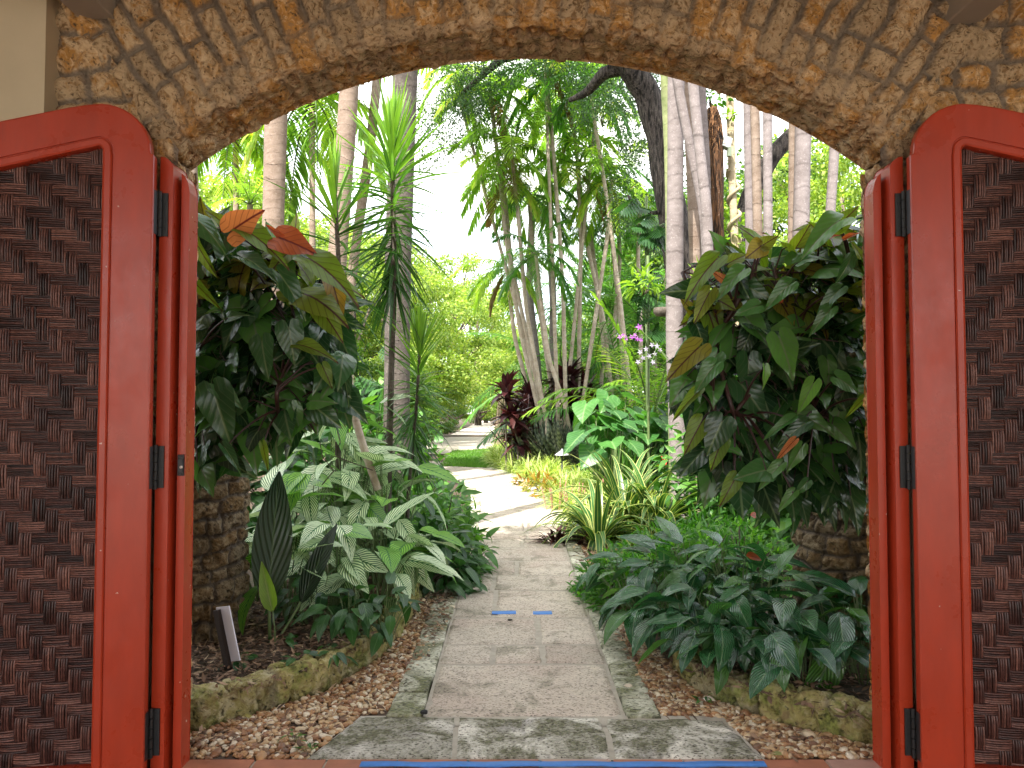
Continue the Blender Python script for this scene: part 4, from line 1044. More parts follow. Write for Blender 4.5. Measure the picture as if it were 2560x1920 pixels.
philodendron('dark heart-leaved philodendron spilling over the right column beside the pale palm trunks',
    [(866, 215), (845, 222), (808, 243), (770, 250), (742, 258), (712, 270), (695, 300), (695, 345), (682, 380), (688, 420), (705, 452), (722, 480), (755, 478), (785, 500), (808, 500), (850, 500), (868, 480)], 540, (4.1, 4.42),
    [((780, 339), (797, 380), 'g', YR - .1, 1.0, 0, .1, .3, 0, .75), ((715, 261), (682, 294), 'o', YR, .7, .05, -.4, .5, 1, .05), ((761, 246), (746, 258), 'o', YR, 1.5, 0, .2, .2, 0, .8), ((763, 245), (779, 235), 'o', YR, 1.1, 0, 0, .1, 0, .5),
     ((839, 221), (803, 243), 'g', YR - .05, .8, .1, -.2, 1.0, 1, .7), ((838, 226), (861, 204), 'o', YR, .75, 0, .2, .3, 0, .1), ((741, 272), (713, 295), 'g', YR - .05, .8, 0, -.3, .7, 1, .7), ((709, 293), (693, 323), 'o', YR, .75, 0, -.4, .2, 0, .5),
     ((757, 306), (734, 314), 'g', YR - .08, .95, 0, 0, .5, 0, .6), ((789, 285), (764, 306), 'g', YR - .08, .85, 0, -.1, .6, 1, .6), ((839, 290), (815, 312), 'g', YR - .1, .7, 0, -.1, .8, 1, .4), ((830, 310), (809, 333), 'g', YR - .1, .7, 0, -.1, .6, 1, .5),
     ((698, 348), (665, 379), 'o', YR - .05, .75, .05, -.4, .3, 0, .7), ((714, 366), (692, 391), 'g', YR - .1, .9, 0, -.2, .6, 1, .6), ((716, 355), (700, 378), 'g', YR - .06, 1.0, 0, 0, .4, 0, .5), ((765, 368), (766, 390), 'g', YR - .1, .7, 0, .3, .3, 3, .9),
     ((813, 384), (798, 413), 'g', YR - .1, .75, 0, -.2, .4, 1, .9), ((838, 378), (862, 393), 'g', YR - .12, .95, 0, 0, .4, 0, .6), ((864, 399), (845, 416), 'o', YR - .1, .5, 0, -.2, .6, 3, .2), ((697, 393), (670, 419), 'o', YR, .5, 0, -.3, .5, 3, .1),
     ((701, 423), (683, 455), 'o', YR, .8, 0, -.4, .2, 0, .15), ((722, 422), (706, 456), 'g', YR - .05, 1.1, 0, -.3, .3, 0, .2), ((790, 420), (761, 438), 'g', YR - .1, .5, 0, -.2, .7, 3, .6), ((804, 424), (776, 443), 'g', YR - .06, .8, 0, -.2, .7, 1, .3),
     ((793, 442), (774, 462), 'r', YR - .08, .5, 0, -.1, .5, 3, .9), ((801, 448), (788, 473), 'g', YR - .08, .7, 0, .2, .4, 0, .7), ((721, 442), (710, 472), 'o', YR, .8, 0, -.3, .3, 0, .05), ((766, 470), (734, 477), 'g', YR - .08, 1.0, .05, 0, .7, 0, .5),
     ((779, 466), (756, 489), 'g', YR - .1, .6, 0, -.2, .6, 1, .7), ((735, 479), (719, 508), 'o', YR - .05, .7, 0, -.2, .2, 0, .1), ((807, 482), (795, 496), 'g', YR - .1, .9, 0, .2, .5, 1, .4), ((793, 493), (777, 511), 'g', YR - .12, .7, 0, -.2, .6, 1, .7),
     ((820, 240), (842, 232), 'r', YR + .05, .5, 0, 0, .3, 3, .3), ((846, 238), (862, 230), 'r', YR, .5, 0, 0, .5, 3, .4), ((728, 283), (712, 270), 'r', YR + .04, .8, 0, 0, .2, 0, .8), ((780, 300), (775, 285), 'r', YR + .02, .5, 0, 0, .3, 3, .2), ((731, 262), (752, 250), 'o', YR + .03, .9, 0, 0, .4, 1, .3),
     ((800, 262), (826, 250), 'g', YR - .02, .8, 0, 0, 1.1, 1, .5), ((850, 260), (838, 285), 'g', YR - .05, .7, 0, .2, .4, 1, .3), ((860, 255), (852, 240), 'o', YR, .8, 0, .2, .4, 0, .3)],
    (CRX, 4.85, 0), 1)

# ------------------------------------------------------------------ left bed
SZ = .13
def W(px, Y, z=SZ): return XG(px, Y, z)
cal = [(286, 5.15, .58, 20, 'striped calathea with a lime young leaf, nearest the left column'), (335, 5.35, .60, 24, 'striped white and green calathea hanging over the mulch in the middle of the bed'), (374, 5.45, .54, 20, 'low striped calathea at the right front of the bed, above the kerb'),
       (405, 5.85, .50, 16, 'small striped calathea leaning toward the path shrubs'), (303, 5.9, .95, 24, 'tall striped calathea behind the dark quilted leaf'), (348, 6.1, .98, 28, 'tall striped calathea with long horizontal leaves in the centre of the bed'),
       (385, 6.1, .95, 22, 'striped calathea in front of the leaning thin brown stem'), (330, 6.6, 1.35, 24, 'tallest striped calathea below the hanging philodendron leaves'), (362, 7.0, 1.45, 20, 'back striped calathea whose leaves arch toward the palm trunk'), (265, 5.6, .8, 18, 'striped calathea half hidden between the column and the dark quilted leaf')]
T_CAL = [leaf_t(9, ell(.205, .72), .22, d, .10, 2) for d in (.35, .75, 1.15)]
for px, Y, h, n, lab in cal:
    clump('calathea', lab, 'calathea plant', W(px, Y), n, T_CAL, (.32, .48), (h * .35, h * 1.02), .30, M_CALA, group='calatheas in the left bed', tipdn=(.9, -.55), face=.25)
c = W(268, 4.62)
root = thing('quilted_leaf_plant', 'very dark upright quilted leaf right beside the left column', 'leafy plant', tuple(c)); m = MB(); q = leaf_t(16, ell(.17, .85), .10, .18, .05, 4)
m.leaves(q, np.array([[0, 0, .24], [.16, .12, .20]]), frames([(.02, .12, 1), (.35, .2, 1)], [(.12, -1, .2), (-.5, -1, .3)], [.78, .52]), [.6, .2]); m.obj('leaves', M_DARKLF, root)
m = MB(); m.tube([(0, .04, -.03), (0, .02, .12), (0, 0, .25)], .010, 7); m.tube([(.02, .05, -.03), (.1, .1, .1), (.16, .12, .21)], .008, 7); m.obj('stems', M_STEMG, root)
c = W(272, 4.55); root = thing('lime_shoot', 'single upright lime green leaf in front of the dark quilted leaf', 'leafy plant', tuple(c))
m = MB(); m.leaves(leaf_t(8, ell(.17, .7), .5, .3, 0, 2), np.array([[0, 0, .20]]), frames([(-.25, 0, 1)], [(.2, -1, .1)], [.30]), [.6]); m.obj('leaf', M_LIME, root)
m = MB(); m.tube([(.02, 0, -.02), (.015, 0, .1), (0, 0, .21)], .004, 6); m.obj('stem', M_STEMG, root)
for px, Y, lab in ((350, 4.7, 'low dark green glossy plant at the foot of the striped calatheas'), (385, 4.75, 'low glossy green plant touching the kerb below the calatheas'), (318, 5.0, 'small dark green plant in the gloom under the calathea stems')):
    clump('glossy_understorey_plant', lab, 'leafy plant', W(px, Y), 26, T_ELLW, (.12, .19), (.06, .30), .22, M_DEEP, group='low plants along the bed', tipdn=(.6, -.7), pr=.004, face=.3)
for i, (px, py, lab) in enumerate(((237, 668, 'seedling beside the plant label'), (292, 622, 'seedling on the mulch at the foot of the left column'), (285, 646, 'seedling with wide leaves in the middle of the mulch'), (300, 667, 'seedling nearer the kerb with flat round leaves'), (330, 660, 'seedling on the right part of the mulch near the kerb'), (352, 636, 'seedling below the low glossy plants'), (372, 620, 'seedling at the inner edge of the kerb bend'))):
    clump('seedling', 'small green ' + lab, 'seedling', G(px, py, SZ), 9, T_ELLW, (.055, .10), (.02, .07), .09, M_DEEP, group='seedlings on the mulch', tipdn=(.3, -.3), pr=.002)
for px, py, z, lab in ((668 / 2.162, 754, .0, 'tiny bluish weed at the corner of the threshold'), (705, 705, 0, 'tiny green weed on the right pebbles'), (768, 695, .02, 'bright green weed growing against the right kerb'), (836, 716, .02, 'small round-leaved weed on the right kerb'), (293, 744, 0, 'small dark weed among the left pebbles'), (350, 607, .0, 'fresh green weed in the gravel strip left of the path')):
    clump('weed', lab, 'weed', G(px, py, z), 8, T_ELL, (.03, .06), (.01, .05), .03, M_GREEN, group='weeds in the gravel', tipdn=(.8, -.2), pr=.0015)
# broad-leaved understorey behind the calatheas
for px, Y, R3, n, s, lab, mt in ((285, 8.2, (.9, .7, 1.7), 420, (.16, .28), 'tangled dark green climber bush behind the calatheas on the left', M_DEEP), (345, 8.8, (.8, .7, 1.75), 420, (.16, .28), 'broad-leaved green shrub behind the leaning brown stem', M_GREEN), (375, 9.6, (.7, .6, 1.9), 360, (.14, .24), 'bright broad-leaved shrub left of the grey palm trunk', M_GREEN), (398, 11.5, (.8, .8, 1.6), 420, (.12, .22), 'leafy green shrub behind the short dracaena stem', M_GREEN)):
    bush('broadleaf_shrub', lab, 'shrub', W(px, Y, 0), n, T_HEART + T_ELLW, s, R3, mt)
# shrubs overhanging the path
for px, Y, R3, n, s, lab, mt in ((440, 7.3, (.50, .55, .78), 420, (.13, .21), 'glossy broad-leaved shrub bulging over the left edge of the path', M_GREEN), (438, 8.8, (.45, .6, .62), 400, (.14, .22), 'second broad-leaved shrub farther along the left path edge', M_GREEN), (420, 6.6, (.50, .5, .62), 330, (.14, .22), 'shorter darker shrub between the calatheas and the path shrubs', M_DEEP), (405, 8.2, (.6, .6, .90), 380, (.14, .22), 'green shrub around the foot of the grey palm trunk', M_GREEN)):
    bush('path_shrub', lab, 'shrub', W(px, Y, 0), n, T_ELLW + T_ELL, s, R3, mt, hang=.35)
rosette('grass_tuft', 'low dark green grass tuft under the shrubs at the left path edge', 'grass tuft', W(446, 6.75, 0), 260, (.22, .38), (.012, .02), (.3, 1.5), (1.2, 2.6), M_DEEP, nseg=5, r0=.14)
rosette('grass_tuft', 'second dark green grass tuft farther along under the left path shrubs', 'grass tuft', W(462, 7.3, 0), 220, (.2, .34), (.012, .02), (.3, 1.5), (1.2, 2.6), M_DEEP, nseg=5, r0=.14)

# ------------------------------------------------------------------ dracaenas
def dracaena(label, pxs, Y, nl, L, w, col_t, r=.03, base=True):
    q = trunk_path(pxs, Y, base); qq, t = resample(q, .04); o = qq[0].copy(); root = thing('dracaena', label, 'dracaena', tuple(o))
    m = MB(); m.tube(qq - o, np.linspace(r, r * .6, len(qq)), 8); m.obj('stem', M_STEMB, root)
    k = rng.uniform(0, 1, nl) ** 1.25; Lc = col_t; s = t[-1] - k * Lc
    B = np.stack([np.interp(s, t, qq[:, i]) for i in range(3)], -1) - o
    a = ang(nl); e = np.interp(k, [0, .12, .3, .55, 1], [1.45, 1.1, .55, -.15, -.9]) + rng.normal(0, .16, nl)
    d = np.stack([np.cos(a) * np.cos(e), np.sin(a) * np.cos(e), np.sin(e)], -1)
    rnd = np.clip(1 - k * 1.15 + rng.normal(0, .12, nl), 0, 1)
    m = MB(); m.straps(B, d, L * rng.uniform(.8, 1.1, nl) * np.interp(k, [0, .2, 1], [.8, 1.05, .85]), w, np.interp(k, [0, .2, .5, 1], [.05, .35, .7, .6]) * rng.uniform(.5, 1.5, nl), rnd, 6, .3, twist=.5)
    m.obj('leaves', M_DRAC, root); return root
dracaena('spiky dracaena whose head rises left of the tall pale palm trunk', [(338, 470), (338, 380), (340, 300), (338, 250), (335, 195)], 6.4, 95, .66, .030, 1.25)
dracaena('spiky dracaena with the highest yellow-green head, in front of the white palm trunk', [(388, 500), (391, 380), (394, 260), (393, 200), (392, 142)], 6.9, 240, .70, .033, 1.35, .035)
dracaena('short spiky dracaena right of the grey palm trunk with drooping lower leaves', [(408, 500), (412, 450), (417, 400), (420, 345)], 7.0, 170, .56, .026, 1.05, .022)
c = W(366, 6.0); root = thing('bare_stem', 'thin leaning brown stem bent among the striped calathea leaves', 'plant stem', tuple(c)); q, _ = resample([np.array(P(a, b, 6.0)) for a, b in ((378, 490), (366, 455), (357, 425), (351, 400), (348, 360))], .03)
m = MB(); m.tube(q - np.array(c), .03, 8); m.obj('stem', M_CANE, root)

# ------------------------------------------------------------------ palm trunks, left
def palm_trunk(label, pxs, Y, wpx, mat, name='palm_tree', group=None, crown=None, parts=None, fl=1.0):
    q = trunk_path(pxs, Y, True); Y0 = Y if np.isscalar(Y) else Y[0]
    if name == 'palm_tree': q.append(q[-1] + norm(q[-1] - q[-2]) * max(1.0, (15.5 - q[-1][2])))
    qq, t = resample(q, .16); o = qq[0].copy(); o[2] = 0; root = thing(name, label, 'palm tree', tuple(o), group)
    r = wpx * (1.24 if mat in (M_LAV, M_TAN) else 1) / 2 / F * (sum(Y) / len(Y) if not np.isscalar(Y) else Y); rr = r * np.interp(t, [0, .5, t[-1]], [1.18 * fl, 1.03, .93]); rr = rr * (1 + .03 * np.sin(t * 2.1))
    m = MB(); m.tube(qq - o, rr, 18); m.obj('trunk', mat, root)
    if parts: parts(root, qq - o, r)
    if crown:
        me, mats, sc = crown; obj_of(me, 'fronds', root, tuple(qq[-1] - o), rng.uniform(0, 6), sc)
    return root
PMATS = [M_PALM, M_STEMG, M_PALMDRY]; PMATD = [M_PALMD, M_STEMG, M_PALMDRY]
MC = [crown_mesh('c', 12, 1.9, 30, .58, .062, 1.8, (-.5, 1.2), s, dry=1).mesh('cane_palm_fronds_%d' % s, PMATS) for s in (1, 2, 3)]
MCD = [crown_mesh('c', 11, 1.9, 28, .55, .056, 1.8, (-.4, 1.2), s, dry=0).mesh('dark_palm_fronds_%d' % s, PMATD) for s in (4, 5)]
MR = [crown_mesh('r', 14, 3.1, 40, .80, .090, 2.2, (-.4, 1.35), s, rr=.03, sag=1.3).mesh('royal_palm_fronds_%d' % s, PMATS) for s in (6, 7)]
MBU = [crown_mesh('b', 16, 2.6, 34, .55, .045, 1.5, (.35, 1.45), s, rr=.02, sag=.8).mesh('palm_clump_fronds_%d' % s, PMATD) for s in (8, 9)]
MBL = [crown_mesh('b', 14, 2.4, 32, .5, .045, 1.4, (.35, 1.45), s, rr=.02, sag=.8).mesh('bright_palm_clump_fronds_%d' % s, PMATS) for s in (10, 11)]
def frondcrown(me): return (me, None, 1.0)
palm_trunk('tall tan palm trunk behind the copper philodendron leaves', [(272, 330), (273, 230), (276, 120), (278, 40)], 13.5, 22, M_ROYAL, crown=(MR[0], None, 1.2))
palm_trunk('tall pale palm trunk behind the left dracaena head', [(326, 400), (334, 300), (342, 200), (349, 90), (353, 30)], 13.0, 19, M_ROYAL, crown=(MR[1], None, 1.2))
palm_trunk('thin leaning palm trunk between two thicker pale trunks', [(345, 330), (358, 230), (371, 140), (377, 80)], 16, 8, M_TAN, crown=(MCD[0], None, 1.3))
palm_trunk('big palm trunk grey below and white in the sun above, behind the middle dracaena', [(396, 470), (397, 380), (398, 250), (402, 150), (406, 60)], 8.8, 26, M_GREYP, crown=(MR[0], None, 1.1))
palm_trunk('pale palm trunk just showing beside the left jamb above the philodendron', [(192, 300), (194, 215), (190, 150)], 12, 10, M_TAN, crown=(MCD[1], None, 1.2))
for px, py, Y, me, sc, rz, lab in ((236, 128, 17, MR[0], .80, 1.0, 'feathery green palm with arching fronds left of the tan trunk'), (312, 95, 16, MR[1], .9, 2.2, 'big feathery palm crown between the tan and the pale trunk'), (250, 205, 15, MBL[0], .5, .3, 'low feathery palm just above the copper leaves')):
    c = P(px, py, Y); root = thing('feather_palm', lab, 'palm tree', (c.x, c.y, 0)); obj_of(me, 'fronds', root, (0, 0, c.z), rz, sc)
    m = MB(); m.tube([(0, 0, -.1), (.05, 0, c.z * .5), (0, 0, c.z)], [.09, .07, .06], 10); m.obj('trunk', M_TAN, root)

# ------------------------------------------------------------------ cane palm grove
grove = [  # px polyline from base to crown, distance, label
 ([(542, 427), (520, 330), (506, 240), (498, 160), (490, 92)], 19.0, 'cane palm leaning left with the leftmost high crown of the grove'),
 ([(545, 426), (528, 340), (511, 263), (503, 175)], 19.4, 'cane palm of the leftmost stem bunch with a lower crown against the sky'),
 ([(547, 425), (526, 309), (519, 225), (511, 148)], 18.6, 'cane palm whose bent stem crosses the left bunch'),
 ([(556, 420), (543, 332), (534, 269), (529, 195)], 20.0, 'yellowish cane palm stem in the left middle of the grove'),
 ([(566, 414), (563, 289), (560, 240), (554, 160), (547, 80)], 18.8, 'straight tall cane palm right of the burgundy plant'),
 ([(578, 407), (580, 300), (581, 240), (578, 168)], 19.6, 'straight pale cane palm, left one of the sunny pair'),
 ([(582, 407), (597, 307), (607, 240), (612, 180)], 19.2, 'cane palm leaning right, the other of the sunny pair'),
 ([(612, 396), (604, 321), (586, 240), (574, 130)], 20.4, 'cane palm crossing leftward over the leaning pair'),
 ([(630, 390), (620, 298), (607, 200), (599, 149), (588, 84)], 18.4, 'tall thick cane palm leaning left at the right of the grove'),
 ([(625, 400), (619, 310), (612, 240), (602, 170)], 21.0, 'thin cane palm close behind the thick leaning one'),
 ([(538, 372), (529, 290), (531, 240), (533, 200)], 22.5, 'grey thicker palm stem standing back in the grove'),
 ([(553, 380), (553, 300), (550, 240), (549, 110)], 23.0, 'grey ringed palm trunk in the middle back of the grove'),
 ([(618, 390), (614, 330), (620, 260), (618, 215)], 22.0, 'slim cane palm with a dark low crown near the oak'),
 ([(565, 405), (549, 360), (541, 300), (536, 255)], 18.0, 'short cane palm with drooping low fronds over the burgundy plant'),
 ([(600, 400), (604, 350), (597, 280), (590, 232)], 21.5, 'short cane palm crowned just under the crossing stems'),
 ([(640, 390), (641, 330), (638, 260), (640, 205)], 20.5, 'slim cane palm beside the foot of the oak trunk'),
 ([(531, 400), (515, 340), (510, 300), (507, 268)], 20.5, 'short arching cane palm at the left foot of the grove over the path')]
for i, (px, Y, lab) in enumerate(grove):
    wp = 6.0 if 'grey' in lab else 4.2
    me = (MC + MCD)[i % 5] if i not in (12, 15) else MCD[0]
    Y += 2.6
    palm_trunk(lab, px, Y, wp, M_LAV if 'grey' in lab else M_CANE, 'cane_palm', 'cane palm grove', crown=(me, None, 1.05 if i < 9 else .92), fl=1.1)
for px, py, Y, me, sc, rz, lab in ((545, 62, 21, MC[0], 1.15, .5, 'high cane palm crown right under the top of the arch'), (452, 72, 22, MC[1], .9, 2.0, 'cane palm crown hanging at the top left of the sky gap'), (600, 75, 22, MC[2], 1.1, 3.0, 'dark palm crown touching the arch above the oak branch')):
    c = P(px, py, Y); root = thing('cane_palm', lab, 'palm tree', (c.x, c.y, 0), 'cane palm grove'); obj_of(me, 'fronds', root, (0, 0, c.z), rz, sc)
    m = MB(); g0 = XG(560, Y).x - c.x; m.tube([(g0, 0, -.1), (g0 * .5, .1, c.z * .5), (0, 0, c.z)], [.06, .05, .04], 8); m.obj('trunk', M_CANE, root)
# palm clumps filling the shade behind the grove
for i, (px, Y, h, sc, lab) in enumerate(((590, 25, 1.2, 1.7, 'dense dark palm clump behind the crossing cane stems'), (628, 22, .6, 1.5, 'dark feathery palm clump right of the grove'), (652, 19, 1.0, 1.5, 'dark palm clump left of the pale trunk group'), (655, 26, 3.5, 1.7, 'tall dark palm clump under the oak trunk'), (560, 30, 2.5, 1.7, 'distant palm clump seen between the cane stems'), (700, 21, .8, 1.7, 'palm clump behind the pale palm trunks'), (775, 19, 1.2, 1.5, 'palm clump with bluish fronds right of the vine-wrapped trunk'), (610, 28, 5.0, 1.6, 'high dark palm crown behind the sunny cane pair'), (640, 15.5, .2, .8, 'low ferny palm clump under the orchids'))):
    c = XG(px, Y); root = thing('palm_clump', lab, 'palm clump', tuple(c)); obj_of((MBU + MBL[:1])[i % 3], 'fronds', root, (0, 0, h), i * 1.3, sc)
    m = MB()
    for k in range(5): a = k * 1.26; m.tube([(.2 * math.cos(a), .2 * math.sin(a), -.1), (.12 * math.cos(a), .12 * math.sin(a), h * .6), (0, 0, h + .1)], [.06, .05, .05], 7)
    m.obj('stems', M_CANE, root)

# ------------------------------------------------------------------ oak, pale palm group
def polytube(name, label, cat, pxs, Y, w, mat, parts=()):
    q = [np.array(P(a, b, y)) for (a, b), y in zip(pxs, Y)]; w3 = np.array(w)[:, None] / 2 / F * np.array(Y)[:, None]
    qq, _ = resample(np.concatenate([np.array(q), w3], 1), .10); o = np.array([qq[0][0], qq[0][1], 0]); root = thing(name, label, cat, tuple(o))
    def lumpy(qq, nm, sides=26):
        m = MB(); m.tube(qq[:, :3] - o, qq[:, 3], sides); V = m.V[0]; m.V[0] = V + norm(V - np.repeat(qq[:, :3] - o, sides, 0)[:len(V)]) * ((fbm(V * np.array([1, 1, .35]), 5, 3, 4) - .5) * .35 * np.repeat(qq[:, 3], sides))[:, None]
        return m.obj(nm, mat, root)
    lumpy(qq, 'trunk')
    for pp, yy, ww in parts:
        q = np.array([np.array(P(a, b, y)) for (a, b), y in zip(pp, yy)]); w3 = np.array(ww)[:, None] / 2 / F * np.array(yy)[:, None]
        qq, _ = resample(np.concatenate([q, w3], 1), .10); lumpy(qq, 'branch', 14)
    return root, o
def cloud(m, blobs, n, size, Ts, hang=.2):
    ctr = np.array([b[0] for b in blobs], float); r = np.array([b[1] for b in blobs], float); r = r if r.ndim == 2 else np.stack([r, r, r * .75], -1)
    pr = r.prod(1) ** (2 / 3); k = rng.choice(len(blobs), n, p=pr / pr.sum()); v = norm(rng.normal(0, 1, (n, 3)))
    rr_ = rng.uniform(.15, 1, n) ** .45 * (.65 + .6 * fbm(v * 1.0 + k[:, None] * 3.1, 2.2, 2))
    pos = ctr[k] + v * rr_[:, None] * r[k]
    sh = fbm(pos, 1.1, 3, 2); keep = sh > .40; pos, v = pos[keep], v[keep]; nn = len(pos)
    d = norm(v * .6 + rng.normal(0, .7, (nn, 3)) - np.array([0, 0, hang])); up = np.array([0, 0, 1.]) + v * .6 + rng.normal(0, .4, (nn, 3))
    scatter(m, Ts, pos, d, up, rng.uniform(size * .7, size * 1.3, nn), np.clip(rng.normal(.5, .28, nn), 0, 1))
root, o = polytube('oak_tree', 'dark rough-barked leaning oak trunk left of the pale palm group, fine leaves overhead', 'oak tree', [(705, 480), (690, 330), (676, 235), (668, 190), (660, 135), (648, 95), (630, 66), (606, 44)], [16, 16, 16, 16, 16, 16, 15.8, 15.5], [40, 34, 31, 29, 27, 28, 26, 22], M_OAK,
    [([(630, 66), (604, 72), (588, 92), (570, 100)], [15.8, 16, 16.5, 17], [16, 13, 9, 5]), ([(606, 44), (560, 40), (500, 60), (460, 95)], [15.5, 17, 19, 21], [18, 13, 8, 4]), ([(672, 210), (650, 214), (632, 206), (628, 195)], [16, 15.8, 15.6, 15.6], [5, 4, 3, 2])])
m = MB(); bl = []
for px, py, Y, r in ((440, 88, 21, 1.5), (455, 120, 22, 1.6), (430, 150, 22, .9), (470, 85, 20, 1.2), (600, 95, 18, 1.3), (625, 130, 18, 1.1), (650, 165, 18, 1.2), (648, 210, 18, 1.2), (500, 45, 19, 1.8), (600, 30, 18, 2.2), (680, 40, 18, 2.2), ):
    bl.append((np.array(P(px, py, Y)) - o, r))
cloud(m, bl, 52000, .075, [DIAMOND, SLIM]); m.obj('crown', M_OAKLF, root)
def rust_parts(root, q, r): pass
pale = [([(681, 500), (674, 350), (675, 230), (676, 84), (677, 20)], 11.2, 13.5, M_LAV, 'broad pale grey palm trunk, front left of the pale trunk group', 1.15), ([(672, 300), (669, 141), (665, 70), (663, 10)], 12.4, 10.5, M_GSHAFT, 'palm trunk with a greenish upper shaft beside the oak', 1.0),
        ([(712, 440), (707, 262), (704, 211), (689, 141), (678, 85), (668, 20)], 10.9, 7.5, M_LAV, 'slender pale trunk leaning left across the group', 1.0), ([(697, 330), (695, 257), (693, 211), (690, 141), (684, 85), (680, 20)], 11.8, 8.5, M_TAN, 'brownish palm trunk behind the leaning slender one', 1.0),
        ([(712, 520), (708, 262), (707, 211), (700, 153), (693, 85), (688, 20)], 10.6, 8.5, M_LAV, 'smooth pale trunk next right of the leaning slender one', 1.5), ([(708, 330), (706, 230), (705, 165), (700, 90), (697, 20)], 12.0, 9, M_LAV, 'grey palm trunk at the back of the pale group', 1.0),
        ([(738, 300), (735, 246), (732, 176), (730, 104), (729, 30)], 12.6, 7.6, M_YELB, 'sunlit yellowish palm trunk wrapped by a coiling vine', 1.0), ([(752, 320), (750, 234), (748, 111), (747, 30)], 11.8, 7.6, M_LAV, 'slim pale trunk, first right of the vine-wrapped trunk', 1.0),
        ([(760, 320), (758, 240), (755, 112), (752, 30)], 11.5, 7.6, M_TAN, 'slim trunk with dark rings, second right of the vine-wrapped trunk', 1.0), ([(769, 320), (768, 240), (767.5, 118), (767, 30)], 11.3, 7.4, M_LAV, 'slim pale trunk in front of the dark oak limb', 1.0),
        ([(791, 330), (792, 243), (793, 130), (794, 40)], 12.2, 6.8, M_TAN, 'slim tan trunk pressed against a thick grey one', 1.0), ([(800, 330), (801, 234), (803, 136), (805, 40)], 11.9, 13, M_LAV, 'thick grey trunk on the right side of the opening', 1.0),
        ([(827, 300), (830, 217), (834, 158), (838, 60)], 12.5, 8, M_LAV, 'lone ringed trunk farthest right before the jamb', 1.0), ([(702, 440), (700, 300), (697, 150), (695, 20)], 12.8, 7, M_TAN, 'dim trunk at the back between the pale trunks', 1.0)]
for i, (px, Y, w, mt, lab, fl) in enumerate(pale):
    palm_trunk(lab, px, Y, w, mt, 'palm_tree', 'pale palm trunks on the right', crown=((MCD + MC)[i % 5], None, 1.1), fl=fl)
root, o = polytube('mossy_tree', 'dark tree trunk with rust brown fibrous top and hanging vines, behind the pale trunks', 'tree', [(722, 330), (717, 230), (715, 190), (716, 150), (714, 118), (712, 108)], [12.4, 12.4, 12.4, 12.4, 12.4, 12.4], [15, 14, 16, 17, 15, 9], M_RUST)
m = MB()
for k in range(260):
    b = np.array(P(713 + rng.normal(0, 4), rng.uniform(106, 150), 12.3)) - o; m.straps([b + rng.normal(0, .06, 3)], [rng.normal(0, 1, 3) + np.array([0, -.5, .4])], .16, .006, 1.5, rng.uniform(), 3)
m.obj('fibres', simple('rust fibre', (.34, .17, .07), .9, .4, 30, 0), root)
polytube('oak_limb', 'leaning brown oak limb behind the slim trunks on the right', 'tree', [(732, 330), (738, 235), (752, 190), (770, 160), (788, 138), (815, 112)], [15, 15, 15, 15, 15, 15], [22, 20, 18, 17, 15, 14], M_OAK)
c = P(735, 213, 12.5); root = thing('vine', 'thick pale vine coiled around the yellowish trunk', 'vine', (c.x, c.y, 0)); oo = np.array([c.x, c.y, 0]); pts = []
for k in range(90):
    t = k / 89; cy = 240 - 70 * t; cc = np.array(P(735 - 2.2 * t, cy, 12.6)); a = t * 2 * pi * 2.6; pts.append(cc - oo + np.array([math.cos(a) * .092, math.sin(a) * .092, 0]))
m = MB(); m.tube([np.array([-.5, .3, 0.0]), np.array([-.32, .05, 1.8])] + [pts[0] + np.array([-.1, 0, -.15])] + pts, .03, 8); m.obj('stem', M_YELB, root)
c = P(726, 143, 12.35); root = thing('metal_box', 'pale green-grey metal box fixed between the rusty trunk and the vine-wrapped trunk', 'electrical box', tuple(c))
m = MB(); tilt_box(m, (0, 0, 0), (.062, .02, -.02), (-.02, .05, 0), (.025, .0, .085)); bx = m.obj('housing', simple('pale box paint', (.5, .56, .52), .5, .06, 10, 0), root, smooth=False); bx.modifiers.new('b', 'BEVEL').width = .006
m = MB(); tilt_box(m, (.045, -.01, -.15), (.03, .01, 0), (-.01, .03, 0), (.004, 0, .075)); m.obj('bracket', simple('box bracket', (.22, .27, .19), .6, .1, 10, 0), root, smooth=False)

# ------------------------------------------------------------------ bed right of the path
for px, py, Y, n, L, lab in ((572, 376, 22.2, 84, (.7, 1.1), 'tall burgundy cordyline at the foot of the sunny cane palms'), (535, 394, 22.4, 66, (.6, .95), 'burgundy cordyline left of the cane stem bunch'), (590, 390, 22.6, 66, (.55, .9), 'dark purple cordyline half behind the elephant ears'), (530, 408, 21.6, 48, (.45, .7), 'small reddish cordyline in front of the cane stem bunch'), (512, 388, 19.5, 45, (.5, .8), 'reddish brown cordyline at the left end of the burgundy group')):
    c = P(px, py, Y); root = thing('cordyline', lab, 'cordyline', (c.x, c.y, 0), 'burgundy cordylines')
    m = MB()
    for k in range(3):
        h = c.z * (1 - .26 * k); a = ang(n); e = rng.uniform(-.2, 1.45, n)
        m.straps(np.stack([np.full(n, .15 * (k - 1)), np.full(n, .1 * k), h + rng.uniform(-.2, .1, n) - .15], -1), np.stack([np.cos(a) * np.cos(e), np.sin(a) * np.cos(e), np.sin(e)], -1), rng.uniform(*L, n) * .9, .17, rng.uniform(.3, 1.4, n), rng.uniform(0, 1, n), 5, .3, prof=lambda t: max(.06, math.sin(pi * min(1, .12 + t * .86)) ** .8))
    m.obj('leaves', M_CORD, root); m = MB(); [m.tube([(.15 * (k - 1), .1 * k, -.1), (.15 * (k - 1), .1 * k, c.z * (1 - .26 * k))], .02, 6) for k in range(3)]; m.obj('stems', M_STEMB, root)
sp = lambda t: min(1, .75 + t) * (1 - max(0, (t - .8) / .2) ** 1.5) 
